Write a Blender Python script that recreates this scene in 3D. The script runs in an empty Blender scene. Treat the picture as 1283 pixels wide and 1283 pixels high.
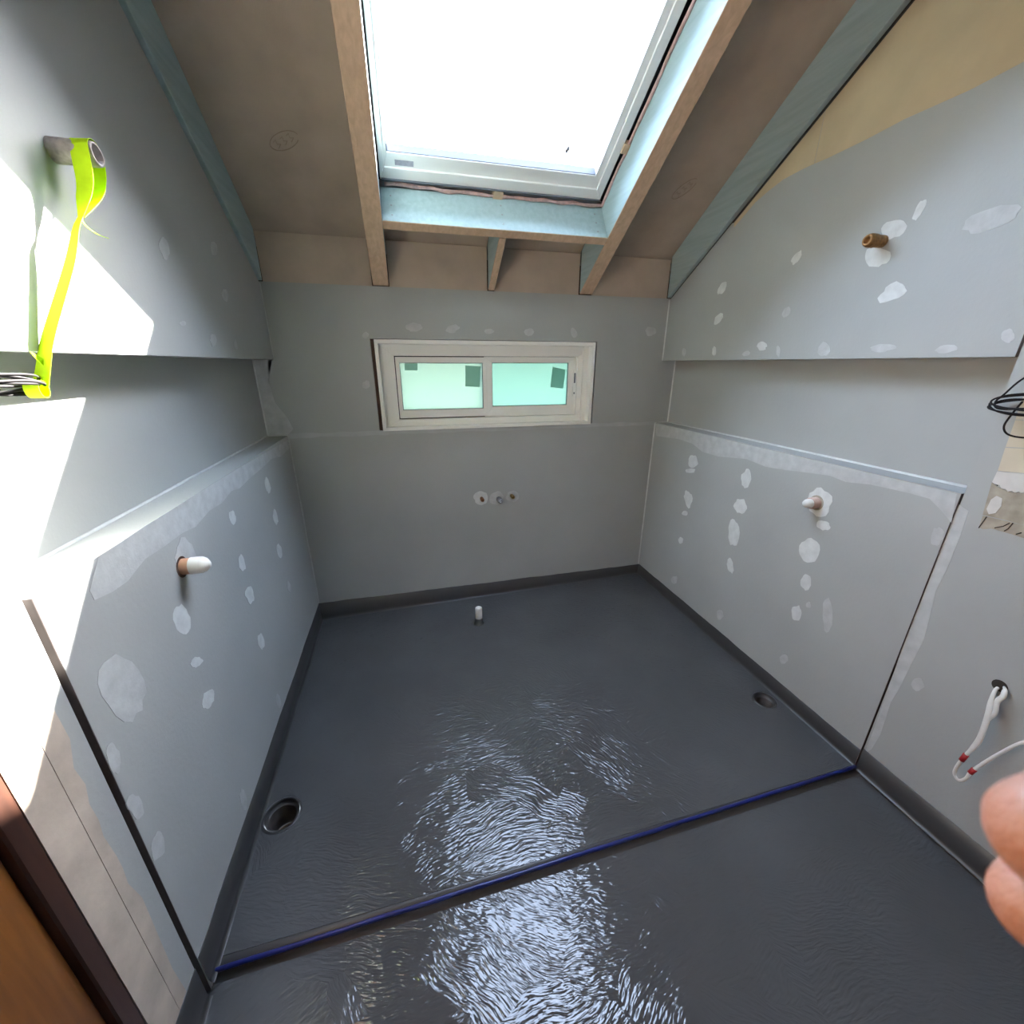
import bpy, bmesh, math, random
from mathutils import Vector, Matrix, noise
from mathutils.geometry import tessellate_polygon

S = bpy.context.scene
COL = S.collection
RND = random.Random(11)

# ---------------------------------------------------------------- camera
CX = Vector((0.969539, -0.244934, 0.001171))      # camera right
CU = Vector((0.083286, 0.334164, 0.938828))       # camera up
CF = Vector((0.230342, 0.910133, -0.344385))      # viewing direction
CLOC = Vector((0.55918, -2.21856, 1.37226))
cam_data = bpy.data.cameras.new('camera')
cam = bpy.data.objects.new('camera', cam_data)
COL.objects.link(cam)
m = Matrix.Identity(4)
for i in range(3):
    m[i][0], m[i][1], m[i][2], m[i][3] = CX[i], CU[i], -CF[i], CLOC[i]
cam.matrix_world = m
cam_data.sensor_width = 36.0
cam_data.lens = 36.0 * 518.25 / 1283.0
cam_data.shift_y = 0.0035
cam_data.clip_start = 0.01
cam_data.clip_end = 200
cam_data.dof.use_dof = True
cam_data.dof.focus_distance = 2.0
cam_data.dof.aperture_fstop = 16.0
S.camera = cam

# ---------------------------------------------------------------- sky, sun, portals, exposure
SUN_TO = Vector((1.0, 1.0, 0.97)).normalized()
world = bpy.data.worlds.new('sky')
S.world = world
world.use_nodes = True
wn = world.node_tree
wn.nodes.clear()
sky = wn.nodes.new('ShaderNodeTexSky')
sky.sky_type = 'NISHITA'
sky.sun_disc = False
sky.sun_elevation = math.asin(SUN_TO.z)
sky.sun_rotation = math.atan2(SUN_TO.x, SUN_TO.y)
sky.dust_density = 1.0
haze = wn.nodes.new('ShaderNodeVectorMath')          # clear sky plus an even bright haze
haze.operation = 'MULTIPLY_ADD'
haze.inputs[1].default_value = (1.3, 1.3, 1.3)
haze.inputs[2].default_value = (2.9, 3.3, 3.8)
wn.links.new(sky.outputs[0], haze.inputs[0])
bg = wn.nodes.new('ShaderNodeBackground')
bg.inputs['Strength'].default_value = 1.0
wn.links.new(haze.outputs[0], bg.inputs['Color'])
wo = wn.nodes.new('ShaderNodeOutputWorld')
wn.links.new(bg.outputs[0], wo.inputs['Surface'])

sd = bpy.data.lights.new('sun', 'SUN')
sd.energy = 46.0
sd.angle = math.radians(0.6)
sd.color = (1.0, 0.95, 0.87)
sun = bpy.data.objects.new('sun', sd)
COL.objects.link(sun)
sun.location = SUN_TO * 12
sun.rotation_euler = SUN_TO.to_track_quat('Z', 'Y').to_euler()

S.view_settings.view_transform = 'Standard'
S.view_settings.look = 'None'
S.view_settings.gamma = 1.0
S.view_settings.use_curve_mapping = False
S.view_settings.exposure = 1.74
S.cycles.max_bounces = 12
S.cycles.diffuse_bounces = 8
S.cycles.glossy_bounces = 4
S.cycles.transparent_max_bounces = 12
S.cycles.sample_clamp_indirect = 6.0
S.cycles.use_denoising = True
S.cycles.caustics_reflective = False
S.cycles.caustics_refractive = False

# ---------------------------------------------------------------- slope frame of the roof
M_ = 0.62
K_ = math.hypot(1.0, M_)
OZ = 1.708
TS = Vector((0, -1, M_)) / K_
NS = Vector((0, M_, 1)) / K_
def SP(x, s, h):
    return Vector((x, 0, OZ)) + TS * s + NS * h
def zr(y):
    return OZ - M_ * y

def portal(name, c, xaxis, yaxis, sx, sy):
    l = bpy.data.lights.new(name, 'AREA')
    l.shape = 'RECTANGLE'; l.size = sx; l.size_y = sy
    l.energy = 1.0
    l.cycles.is_portal = True
    o = bpy.data.objects.new(name, l); COL.objects.link(o)
    z = xaxis.cross(yaxis)
    mm = Matrix.Identity(4)
    for i in range(3):
        mm[i][0], mm[i][1], mm[i][2], mm[i][3] = xaxis[i], yaxis[i], z[i], c[i]
    o.matrix_world = mm
# a portal faces along its local -Z, here into the room
portal('skylight_portal', SP(0.98, 0.88, 0.285), Vector((1, 0, 0)), TS, 0.86, 0.92)
portal('window_portal', Vector((1.0, 0.125, 1.262)), Vector((-1, 0, 0)), Vector((0, 0, 1)), 0.92, 0.24)

# ---------------------------------------------------------------- node materials
def mat(name, base, rough=0.6, noise_amt=0.06, noise_scale=6.0, bump=0.0, bump_scale=150.0,
        metallic=0.0, spec=0.5, sub=0.0, trans=0.0, tint=None):
    m = bpy.data.materials.new(name)
    m.use_nodes = True
    nt = m.node_tree
    b = nt.nodes['Principled BSDF']
    b.inputs['Roughness'].default_value = rough
    b.inputs['Metallic'].default_value = metallic
    b.inputs['Specular IOR Level'].default_value = spec
    tc = nt.nodes.new('ShaderNodeTexCoord')
    nz = nt.nodes.new('ShaderNodeTexNoise')
    nz.inputs['Scale'].default_value = noise_scale
    nz.inputs['Detail'].default_value = 5
    nt.links.new(tc.outputs['Object'], nz.inputs['Vector'])
    rp = nt.nodes.new('ShaderNodeValToRGB')
    c2 = tint or base
    rp.color_ramp.elements[0].position = 0.3
    rp.color_ramp.elements[1].position = 0.7
    rp.color_ramp.elements[0].color = tuple(max(0, v * (1 - noise_amt)) for v in base) + (1,)
    rp.color_ramp.elements[1].color = tuple(min(1, v * (1 + noise_amt)) for v in c2) + (1,)
    nt.links.new(nz.outputs['Fac'], rp.inputs['Fac'])
    nt.links.new(rp.outputs['Color'], b.inputs['Base Color'])
    if sub:
        b.inputs['Subsurface Weight'].default_value = sub
        b.inputs['Subsurface Radius'].default_value = (0.006, 0.002, 0.001)
        b.inputs['Subsurface Scale'].default_value = 1.0
    if trans:
        b.inputs['Transmission Weight'].default_value = trans
    if bump:
        n2 = nt.nodes.new('ShaderNodeTexNoise')
        n2.inputs['Scale'].default_value = bump_scale
        n2.inputs['Detail'].default_value = 4
        nt.links.new(tc.outputs['Object'], n2.inputs['Vector'])
        bp = nt.nodes.new('ShaderNodeBump')
        bp.inputs['Strength'].default_value = bump
        bp.inputs['Distance'].default_value = 0.002
        nt.links.new(n2.outputs['Fac'], bp.inputs['Height'])
        nt.links.new(bp.outputs['Normal'], b.inputs['Normal'])
    return m

PAINT = (0.372, 0.382, 0.368)
M_paint = mat('grey_primer', PAINT, 0.55, 0.05, 3.0, 0.25, 90.0)
M_fill = mat('pale_filler', (0.62, 0.64, 0.62), 0.75, 0.10, 30.0, 0.3, 120.0)
M_faint = mat('thin_filler', (0.47, 0.485, 0.475), 0.75, 0.10, 30.0, 0.3, 120.0)
M_bead = mat('white_sealant', (0.60, 0.615, 0.60), 0.5, 0.10, 25.0)
M_raw_sheet = mat('bare_wall_sheet', (0.52, 0.42, 0.27), 0.8, 0.08, 8.0)
M_bare = mat('bare_board', (0.50, 0.42, 0.34), 0.8, 0.16, 12.0, 0.4, 60.0)
M_cream = mat('cream_board', (0.56, 0.49, 0.36), 0.7, 0.08, 9.0)
M_paper = mat('torn_paper', (0.60, 0.58, 0.54), 0.85, 0.06, 40.0, 0.4, 90.0)
M_fibre = mat('brown_fibre_board', (0.36, 0.32, 0.25), 0.9, 0.22, 30.0, 0.5, 60.0)
M_dark = mat('dark_crack', (0.03, 0.025, 0.02), 0.9)
M_white = mat('white_frame', (0.86, 0.85, 0.81), 0.35, 0.03, 4.0)
M_skyframe = mat('white_skylight_frame', (0.85, 0.85, 0.84), 0.35, 0.03, 4.0)
M_gasket = mat('grey_gasket', (0.12, 0.13, 0.16), 0.5)
M_grey_metal = mat('grey_metal', (0.35, 0.35, 0.36), 0.35, 0.05, 30, metallic=0.8)
M_sticker = mat('grey_green_sticker', (0.17, 0.36, 0.30), 0.7, 0.03)
M_label = mat('grey_label', (0.38, 0.38, 0.45), 0.6, 0.12, 120.0)
M_pink = mat('pink_insulation', (0.60, 0.40, 0.37), 0.95, 0.25, 40.0, 0.6, 60.0)
M_black = mat('gap_black', (0.018, 0.018, 0.02), 0.4)  # black gap fill; in the joint and sash strips it stands for shade
M_darkpack = mat('dark_brown_timber', (0.055, 0.028, 0.018), 0.8, 0.3, 20.0)
M_copper = mat('dull_copper', (0.30, 0.13, 0.06), 0.35, 0.3, 60.0, metallic=0.9)
M_brass = mat('dull_brass', (0.34, 0.23, 0.08), 0.4, 0.3, 60.0, metallic=0.85)
M_chrome = mat('silver_metal', (0.65, 0.65, 0.66), 0.2, 0.1, 60.0, metallic=1.0)
M_pvc = mat('white_plastic', (0.72, 0.71, 0.66), 0.4, 0.05, 30.0)
M_terra = mat('terracotta_plastic', (0.55, 0.29, 0.17), 0.5, 0.12, 60.0)
M_pinkpipe = mat('pinkish_plastic', (0.50, 0.36, 0.30), 0.55, 0.12, 60.0)
M_bronze = mat('brown_corroded_metal', (0.28, 0.15, 0.055), 0.5, 0.35, 120.0, 0.4, 200.0, metallic=0.5)
M_oldpipe = mat('stained_pipe', (0.34, 0.30, 0.27), 0.5, 0.45, 60.0)
M_tape = mat('neon_tape', (0.46, 0.70, 0.012), 0.75, 0.06, 50.0, spec=0.12)
M_cable = mat('black_cable', (0.012, 0.010, 0.011), 0.65, spec=0.15)
M_wcable = mat('white_cable', (0.66, 0.64, 0.60), 0.45, 0.05, 60)
M_red = mat('red_band', (0.30, 0.008, 0.012), 0.4)
M_blue = mat('blue_edge', (0.008, 0.016, 0.13), 0.3, 0.25, 25.0)
M_rust = mat('rusty_water', (0.12, 0.05, 0.022), 0.5, 0.5, 60.0)
M_skin = mat('skin', (0.31, 0.176, 0.134), 0.5, 0.10, 60.0, 0.25, 700.0, sub=0.12)
M_nail = mat('nail', (0.60, 0.36, 0.28), 0.3, 0.03)
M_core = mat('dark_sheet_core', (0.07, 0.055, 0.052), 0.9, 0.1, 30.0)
M_pipedark = mat('dark_pipe_inside', (0.035, 0.028, 0.025), 0.6, 0.3, 40.0)
M_void = mat('rough_outer_shell', (0.10, 0.10, 0.10), 0.9)
M_roof = mat('roof_metal', (0.25, 0.26, 0.27), 0.5)
M_plainwall = mat('rear_wall_white', (0.78, 0.77, 0.75), 0.6, 0.05, 3.0)

def wood(name, c1, c2, axis, scale=14.0, rough=0.65):
    m = bpy.data.materials.new(name); m.use_nodes = True
    nt = m.node_tree; b = nt.nodes['Principled BSDF']
    b.inputs['Roughness'].default_value = rough
    tc = nt.nodes.new('ShaderNodeTexCoord')
    mp = nt.nodes.new('ShaderNodeMapping')
    sc = [scale * 3] * 3; sc[axis] = scale * 0.22
    mp.inputs['Scale'].default_value = sc
    nt.links.new(tc.outputs['Object'], mp.inputs['Vector'])
    nz = nt.nodes.new('ShaderNodeTexNoise'); nz.inputs['Scale'].default_value = 1.6
    nz.inputs['Detail'].default_value = 6; nz.inputs['Distortion'].default_value = 0.4
    nt.links.new(mp.outputs[0], nz.inputs['Vector'])
    rp = nt.nodes.new('ShaderNodeValToRGB')
    rp.color_ramp.elements[0].position = 0.32; rp.color_ramp.elements[1].position = 0.68
    rp.color_ramp.elements[0].color = tuple(c1) + (1,); rp.color_ramp.elements[1].color = tuple(c2) + (1,)
    nt.links.new(nz.outputs['Fac'], rp.inputs['Fac'])
    nt.links.new(rp.outputs['Color'], b.inputs['Base Color'])
    return m
M_rawwood = wood('raw_timber', (0.56, 0.40, 0.27), (0.68, 0.50, 0.35), 1, 14.0)
M_bluewood = wood('blue_green_treated_timber', (0.34, 0.455, 0.475), (0.41, 0.53, 0.55), 1, 12.0)
M_ply = mat('particle_board', (0.47, 0.385, 0.305), 0.8, 0.10, 7.0, 0.15, 200.0)
M_door = wood('orange_stained_timber', (0.16, 0.055, 0.012), (0.24, 0.09, 0.02), 2, 12.0, 0.4)
M_doordark = wood('dark_stained_timber', (0.03, 0.012, 0.008), (0.05, 0.02, 0.012), 2, 12.0, 0.45)

def membrane(name, strokes):
    m = bpy.data.materials.new(name); m.use_nodes = True
    nt = m.node_tree; L = nt.links.new
    b = nt.nodes['Principled BSDF']
    b.inputs['Roughness'].default_value = 0.065 if strokes else 0.35
    b.inputs['Specular IOR Level'].default_value = 0.42
    tc = nt.nodes.new('ShaderNodeTexCoord')
    nz = nt.nodes.new('ShaderNodeTexNoise'); nz.inputs['Scale'].default_value = 2.5; nz.inputs['Detail'].default_value = 6
    L(tc.outputs['Object'], nz.inputs['Vector'])
    rp = nt.nodes.new('ShaderNodeValToRGB')
    rp.color_ramp.elements[0].position = 0.3; rp.color_ramp.elements[1].position = 0.75
    rp.color_ramp.elements[0].color = (0.060, 0.061, 0.062, 1) if strokes else (0.036, 0.035, 0.035, 1)
    rp.color_ramp.elements[1].color = (0.076, 0.077, 0.078, 1) if strokes else (0.046, 0.045, 0.045, 1)
    L(nz.outputs['Fac'], rp.inputs['Fac']); L(rp.outputs['Color'], b.inputs['Base Color'])
    if strokes:
        # brush strokes: every patch of the coat was brushed in a direction of its own
        wob = nt.nodes.new('ShaderNodeTexNoise'); wob.inputs['Scale'].default_value = 5.0
        L(tc.outputs['Object'], wob.inputs['Vector'])
        add = nt.nodes.new('ShaderNodeVectorMath'); add.operation = 'MULTIPLY_ADD'
        add.inputs[1].default_value = (0.10, 0.10, 0.0)
        L(wob.outputs['Color'], add.inputs[0]); L(tc.outputs['Object'], add.inputs[2])
        vo = nt.nodes.new('ShaderNodeTexVoronoi'); vo.inputs['Scale'].default_value = 5.5
        vo.inputs['Randomness'].default_value = 1.0
        L(add.outputs[0], vo.inputs['Vector'])
        sub = nt.nodes.new('ShaderNodeVectorMath'); sub.operation = 'SUBTRACT'
        L(add.outputs[0], sub.inputs[0]); L(vo.outputs['Position'], sub.inputs[1])
        sep = nt.nodes.new('ShaderNodeSeparateColor'); L(vo.outputs['Color'], sep.inputs[0])
        ang = nt.nodes.new('ShaderNodeMath'); ang.operation = 'MULTIPLY_ADD'
        ang.inputs[1].default_value = 1.5; ang.inputs[2].default_value = -0.45
        L(sep.outputs[0], ang.inputs[0])
        ro = nt.nodes.new('ShaderNodeVectorRotate'); ro.rotation_type = 'Z_AXIS'
        L(sub.outputs[0], ro.inputs['Vector']); L(ang.outputs[0], ro.inputs['Angle'])
        off = nt.nodes.new('ShaderNodeVectorMath'); off.operation = 'ADD'
        L(ro.outputs[0], off.inputs[0]); L(vo.outputs['Color'], off.inputs[1])
        mp = nt.nodes.new('ShaderNodeMapping'); mp.inputs['Scale'].default_value = (34.0, 160.0, 1.0)
        L(off.outputs[0], mp.inputs['Vector'])
        st = nt.nodes.new('ShaderNodeTexNoise'); st.inputs['Scale'].default_value = 1.0; st.inputs['Detail'].default_value = 1.5
        st.inputs['Roughness'].default_value = 0.4
        L(mp.outputs[0], st.inputs['Vector'])
        big = nt.nodes.new('ShaderNodeTexNoise'); big.inputs['Scale'].default_value = 3.0; big.inputs['Detail'].default_value = 1
        L(tc.outputs['Object'], big.inputs['Vector'])
        bmix = nt.nodes.new('ShaderNodeMath'); bmix.operation = 'MULTIPLY_ADD'; bmix.inputs[1].default_value = 0.0
        L(big.outputs['Fac'], bmix.inputs[0]); L(st.outputs['Fac'], bmix.inputs[2])
        bu = nt.nodes.new('ShaderNodeBump'); bu.inputs['Strength'].default_value = 1.0
        bu.inputs['Distance'].default_value = 0.0023
        L(bmix.outputs[0], bu.inputs['Height']); L(bu.outputs['Normal'], b.inputs['Normal'])
    return m
M_floor = membrane('grey_membrane_floor', True)
M_upstand = membrane('dark_membrane_upstand', False)

def frosted(name, col=(0.34, 0.42, 0.37, 1)):
    m = bpy.data.materials.new(name); m.use_nodes = True
    nt = m.node_tree; L = nt.links.new; nt.nodes.clear()
    out = nt.nodes.new('ShaderNodeOutputMaterial')
    tr = nt.nodes.new('ShaderNodeBsdfTranslucent'); tr.inputs['Color'].default_value = col
    gl = nt.nodes.new('ShaderNodeBsdfGlossy'); gl.inputs['Roughness'].default_value = 0.15
    mx = nt.nodes.new('ShaderNodeMixShader'); fr = nt.nodes.new('ShaderNodeFresnel')
    L(fr.outputs[0], mx.inputs[0]); L(tr.outputs[0], mx.inputs[1]); L(gl.outputs[0], mx.inputs[2])
    L(mx.outputs[0], out.inputs['Surface'])
    return m
M_frost = frosted('frosted_green_glass')
M_sticker = frosted('backlit_paper_sticker', (0.74, 0.88, 0.84, 1))
M_frost2 = frosted('frosted_green_glass_fixed', (0.29, 0.405, 0.36, 1))
def clear(name):
    m = bpy.data.materials.new(name); m.use_nodes = True
    nt = m.node_tree; L = nt.links.new; nt.nodes.clear()
    out = nt.nodes.new('ShaderNodeOutputMaterial')
    tr = nt.nodes.new('ShaderNodeBsdfTransparent'); tr.inputs['Color'].default_value = (0.95, 0.96, 0.97, 1)
    gl = nt.nodes.new('ShaderNodeBsdfGlossy'); gl.inputs['Roughness'].default_value = 0.02
    mx = nt.nodes.new('ShaderNodeMixShader'); fr = nt.nodes.new('ShaderNodeFresnel'); fr.inputs[0].default_value = 1.25
    L(fr.outputs[0], mx.inputs[0]); L(tr.outputs[0], mx.inputs[1]); L(gl.outputs[0], mx.inputs[2])
    L(mx.outputs[0], out.inputs['Surface'])
    return m
M_glass = clear('clear_glass')

# ---------------------------------------------------------------- mesh helpers
def link(name, me, mats, parent=None, kind=None, smooth=False):
    for mm in (mats if isinstance(mats, (list, tuple)) else [mats]):
        me.materials.append(mm)
    o = bpy.data.objects.new(name, me)
    COL.objects.link(o)
    if parent:
        o.parent = parent
    if kind:
        o['kind'] = kind
    if smooth:
        for p in me.polygons:
            p.use_smooth = True
    return o
def from_bm(bm, name):
    bmesh.ops.recalc_face_normals(bm, faces=bm.faces)
    me = bpy.data.meshes.new(name); bm.to_mesh(me); bm.free()
    return me
def empty(name, loc=(0, 0, 0), kind=None):
    o = bpy.data.objects.new(name, None); COL.objects.link(o)
    o.empty_display_size = 0.05
    o.location = loc
    if kind: o['kind'] = kind
    return o
def tag(o, label, cat, group=None):
    o['label'] = label; o['category'] = cat
    if group: o['group'] = group
    return o

def add_hexa(bm, P, bevel=0.0):
    """eight corners: bottom ring 0-3, top ring 4-7"""
    v = [bm.verts.new(p) for p in P]
    fs = [bm.faces.new([v[i] for i in q]) for q in
          ((0, 1, 2, 3), (7, 6, 5, 4), (0, 4, 5, 1), (1, 5, 6, 2), (2, 6, 7, 3), (3, 7, 4, 0))]
    if bevel:
        es = {e for f in fs for e in f.edges}
        bmesh.ops.bevel(bm, geom=list(es), offset=bevel, segments=1, affect='EDGES', profile=0.5)
def box_bm(bm, x0, x1, y0, y1, z0, z1, bevel=0.0):
    add_hexa(bm, [(x0, y0, z0), (x1, y0, z0), (x1, y1, z0), (x0, y1, z0),
                  (x0, y0, z1), (x1, y0, z1), (x1, y1, z1), (x0, y1, z1)], bevel)
def box(name, x0, x1, y0, y1, z0, z1, mt, parent=None, kind=None, bevel=0.0):
    bm = bmesh.new(); box_bm(bm, x0, x1, y0, y1, z0, z1, bevel)
    return link(name, from_bm(bm, name), mt, parent, kind)
def sbox_bm(bm, x0, x1, s0, s1, h0, h1, bevel=0.0):
    add_hexa(bm, [SP(x0, s0, h0), SP(x1, s0, h0), SP(x1, s1, h0), SP(x0, s1, h0),
                  SP(x0, s0, h1), SP(x1, s0, h1), SP(x1, s1, h1), SP(x0, s1, h1)], bevel)
def sbox(name, x0, x1, s0, s1, h0, h1, mt, parent=None, kind=None, bevel=0.0):
    bm = bmesh.new(); sbox_bm(bm, x0, x1, s0, s1, h0, h1, bevel)
    return link(name, from_bm(bm, name), mt, parent, kind)
def prism(name, pts, axis, a0, a1, mt, parent=None, kind=None, bevel=0.0):
    """polygon (u,v) extruded along axis from a0 to a1; axis 'x': (y,z), 'y': (x,z), 'z': (x,y)"""
    bm = bmesh.new()
    def P(u, v, a):
        return {'x': (a, u, v), 'y': (u, a, v), 'z': (u, v, a)}[axis]
    A = [bm.verts.new(P(u, v, a0)) for u, v in pts]
    B = [bm.verts.new(P(u, v, a1)) for u, v in pts]
    n = len(pts)
    for q in tessellate_polygon([[Vector((u, v, 0)) for u, v in pts]]):
        bm.faces.new([A[i] for i in q]); bm.faces.new([B[i] for i in q[::-1]])
    for i in range(n):
        bm.faces.new((A[i], A[(i + 1) % n], B[(i + 1) % n], B[i]))
    return link(name, from_bm(bm, name), mt, parent, kind)
def plate_with_holes(loops, to3, thick_vec):
    """outer loop and hole loops (2-D), filled, with walls along thick_vec"""
    bm = bmesh.new(); edges = []; rings = []
    for lp in loops:
        vs = [bm.verts.new(to3(*p)) for p in lp]; rings.append(vs)
        for i in range(len(vs)):
            edges.append(bm.edges.new((vs[i], vs[(i + 1) % len(vs)])))
    bmesh.ops.triangle_fill(bm, edges=edges, use_beauty=True)
    for vs in rings:
        ws = [bm.verts.new(v.co + Vector(thick_vec)) for v in vs]
        for i in range(len(vs)):
            j = (i + 1) % len(vs)
            bm.faces.new((vs[i], vs[j], ws[j], ws[i]))
    return bm
def ring_bm(bm, x0, x1, z0, z1, wl, wr, wb, wt, y0, y1, P=None):
    """rectangular ring frame with mitred corners"""
    P = P or (lambda x, y, z: (x, y, z))
    o = [(x0, z0), (x1, z0), (x1, z1), (x0, z1)]
    i = [(x0 + wl, z0 + wb), (x1 - wr, z0 + wb), (x1 - wr, z1 - wt), (x0 + wl, z1 - wt)]
    for k in range(4):
        j = (k + 1) % 4
        q = [o[k], o[j], i[j], i[k]]
        add_hexa(bm, [P(a, y0, c) for a, c in q] + [P(a, y1, c) for a, c in q], 0.0012)
def catmull(pts, n=8):
    pts = [Vector(p) for p in pts]
    if len(pts) < 3: return pts
    out = []
    ext = [pts[0] * 2 - pts[1]] + pts + [pts[-1] * 2 - pts[-2]]
    for i in range(1, len(ext) - 2):
        p0, p1, p2, p3 = ext[i - 1:i + 3]
        for k in range(n):
            t = k / n
            out.append(0.5 * ((2 * p1) + (p2 - p0) * t + (2 * p0 - 5 * p1 + 4 * p2 - p3) * t * t
                              + (3 * p1 - p0 - 3 * p2 + p3) * t ** 3))
    out.append(pts[-1])
    return out
def sweep_bm(bm, path, ra, rb=None, seg=8, up=None, closed=False):
    """tube with elliptical section ra x rb (numbers or lists) along path"""
    n = len(path); path = [Vector(p) for p in path]
    rings = []; ref = Vector(up) if up else None
    for i, p in enumerate(path):
        if closed:
            t = path[(i + 1) % n] - path[i - 1]
        else:
            t = path[min(i + 1, n - 1)] - path[max(i - 1, 0)]
        t.normalize()
        if ref is None:
            ref = Vector((0, 0, 1)) if abs(t.z) < 0.9 else Vector((1, 0, 0))
        a = ref - t * ref.dot(t)
        if a.length < 1e-4: a = t.orthogonal()
        a.normalize(); b = t.cross(a)
        if not up: ref = a
        r1 = ra[i] if isinstance(ra, (list, tuple)) else ra
        r2 = (rb[i] if isinstance(rb, (list, tuple)) else rb) if rb is not None else r1
        rings.append([bm.verts.new(p + a * (r1 * math.cos(q)) + b * (r2 * math.sin(q)))
                      for q in (2 * math.pi * k / seg for k in range(seg))])
    rng = range(n if closed else n - 1)
    for i in rng:
        A, B = rings[i], rings[(i + 1) % n]
        for k in range(seg):
            f = bm.faces.new((A[k], A[(k + 1) % seg], B[(k + 1) % seg], B[k])); f.smooth = True
    if not closed:
        bm.faces.new(rings[0][::-1]); bm.faces.new(rings[-1])
def sweep(name, path, ra, mt, parent=None, rb=None, seg=8, up=None, closed=False, kind=None):
    bm = bmesh.new(); sweep_bm(bm, path, ra, rb, seg, up, closed)
    return link(name, from_bm(bm, name), mt, parent, kind)
def lathe(name, prof, origin, axis, mt, parent=None, seg=24, kind=None):
    """profile (distance along axis, radius)"""
    bm = bmesh.new(); ax = Vector(axis).normalized(); a = ax.orthogonal().normalized(); b = ax.cross(a)
    o = Vector(origin); rings = []
    for d, r in prof:
        if r < 1e-6:
            rings.append([bm.verts.new(o + ax * d)])
        else:
            rings.append([bm.verts.new(o + ax * d + (a * math.cos(q) + b * math.sin(q)) * r)
                          for q in (2 * math.pi * k / seg for k in range(seg))])
    for A, B in zip(rings, rings[1:]):
        for k in range(seg):
            j = (k + 1) % seg
            if len(A) == 1 and len(B) == 1: continue
            if len(A) == 1: f = bm.faces.new((A[0], B[k], B[j]))
            elif len(B) == 1: f = bm.faces.new((A[k], A[j], B[0]))
            else: f = bm.faces.new((A[k], A[j], B[j], B[k]))
            f.smooth = True
    me = from_bm(bm, name)
    return link(name, me, mt, parent, kind)

W = 2.0
ZL, ZS = 1.0445, 1.390          # ledge and soffit of the side niches
YR, YL = -1.478, -1.526         # near ends of the right and left shower sheets
DL, DR = 0.088, 0.084           # niche depths
YF = -3.40
def fz(x): return 0.021 * x     # fall of the shower base across the room
STEP = 0.022

# ================================================================= SETTING
# ---- floor: shower base with two drain holes, riser, lower floor in front
def circ(cx, cy, r, n=40):
    return [(cx + r * math.cos(2 * math.pi * k / n), cy + r * math.sin(2 * math.pi * k / n)) for k in range(n)]
DRAINS = [((0.066, -1.142), 0.053), ((1.930, -1.152), 0.041)]
bm = plate_with_holes([[(-0.02, 0.0), (-0.02, YR), (2.02, YR), (2.02, 0.0)]] + [circ(c[0], c[1], r) for c, r in DRAINS],
                      lambda x, y: Vector((x, y, fz(x))), (0, 0, -STEP - 0.03))
quad = [(-0.15, YF - 0.02), (2.15, YF - 0.02), (2.15, YR - 0.0005), (-0.15, YR - 0.0005)]
bm.faces.new([bm.verts.new((x, y, fz(x) - STEP)) for x, y in quad])
floor = link('floor', from_bm(bm, 'floor'), M_floor, None, 'structure')
# ---- blue edge trim on the step
bm = bmesh.new()
path = []
for k in range(61):
    x = -0.005 + 1.998 * k / 60
    path.append((x, YR - 0.006 - 0.019 * (1 - x / 2.0) + 0.0012 * noise.noise((x * 9, 0, 0)), fz(x) - 0.001 + 0.0015 * noise.noise((x * 6, 4, 0))))
sweep_bm(bm, path, 0.0075, 0.0052, 10, up=(0, 0, 1))
trim = link('trim_1', from_bm(bm, 'trim_1'), M_blue, None, 'structure')
# membrane fillet under the trim
bm = bmesh.new()
vs = []
for k in range(31):
    x = -0.01 + 2.015 * k / 30
    y0 = YR - 0.004 - 0.019 * (1 - x / 2.0)
    z0 = fz(x) - STEP
    vs.append([bm.verts.new((x, y0, z0 + 0.020)), bm.verts.new((x, y0 - 0.006, z0 + 0.006)), bm.verts.new((x, y0 - 0.018, z0 + 0.0006)), bm.verts.new((x, YR + 0.002, z0 + 0.0205))])
for a, b in zip(vs, vs[1:]):
    for i, j in ((3, 0), (0, 1), (1, 2)):
        bm.faces.new((a[i], a[j], b[j], b[i])).smooth = True
link('riser_coat', from_bm(bm, 'riser_coat'), M_upstand, floor)

# ---- membrane upstands
def upstand(name, pts, inward, ztop, zbase, seed):
    """pts: polyline ends; inward: unit vector to the room"""
    p0, p1 = Vector(pts[0]), Vector(pts[1]); inn = Vector(inward)
    n = max(12, int((p1 - p0).length / 0.02)); bm = bmesh.new(); rows = []
    for k in range(n + 1):
        p = p0.lerp(p1, k / n)
        zt = ztop + 0.0035 * noise.noise((k * 0.13 + seed, seed, 0.3)) + 0.0015 * noise.noise((k * 0.5, seed, 1.3))
        zb = zbase(p.x) if callable(zbase) else zbase
        prof = [(0.0, zt + 0.0008), (0.0022, zt), (0.0025, zb + 0.016), (0.0045, zb + 0.008), (0.007, zb + 0.003), (0.012 + 0.003 * noise.noise((k * 0.3, seed, 7)), zb + 0.0007)]
        rows.append([bm.verts.new((p.x + inn.x * d, p.y + inn.y * d, z)) for d, z in prof])
    for a, b in zip(rows, rows[1:]):
        for i in range(5):
            bm.faces.new((a[i], a[i + 1], b[i + 1], b[i])).smooth = True
    return link(name, from_bm(bm, name), M_upstand, None, 'structure')
upstand('baseboard_back', ((0, 0, 0), (W, 0, 0)), (0, -1, 0), 0.106, fz, 1)
upstand('baseboard_left', ((0, 0, 0), (0, YL, 0)), (1, 0, 0), 0.106, fz, 2)
b1 = upstand('baseboard_right', ((W, 0, 0), (W, YR, 0)), (-1, 0, 0), 0.110, fz, 3)
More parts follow.
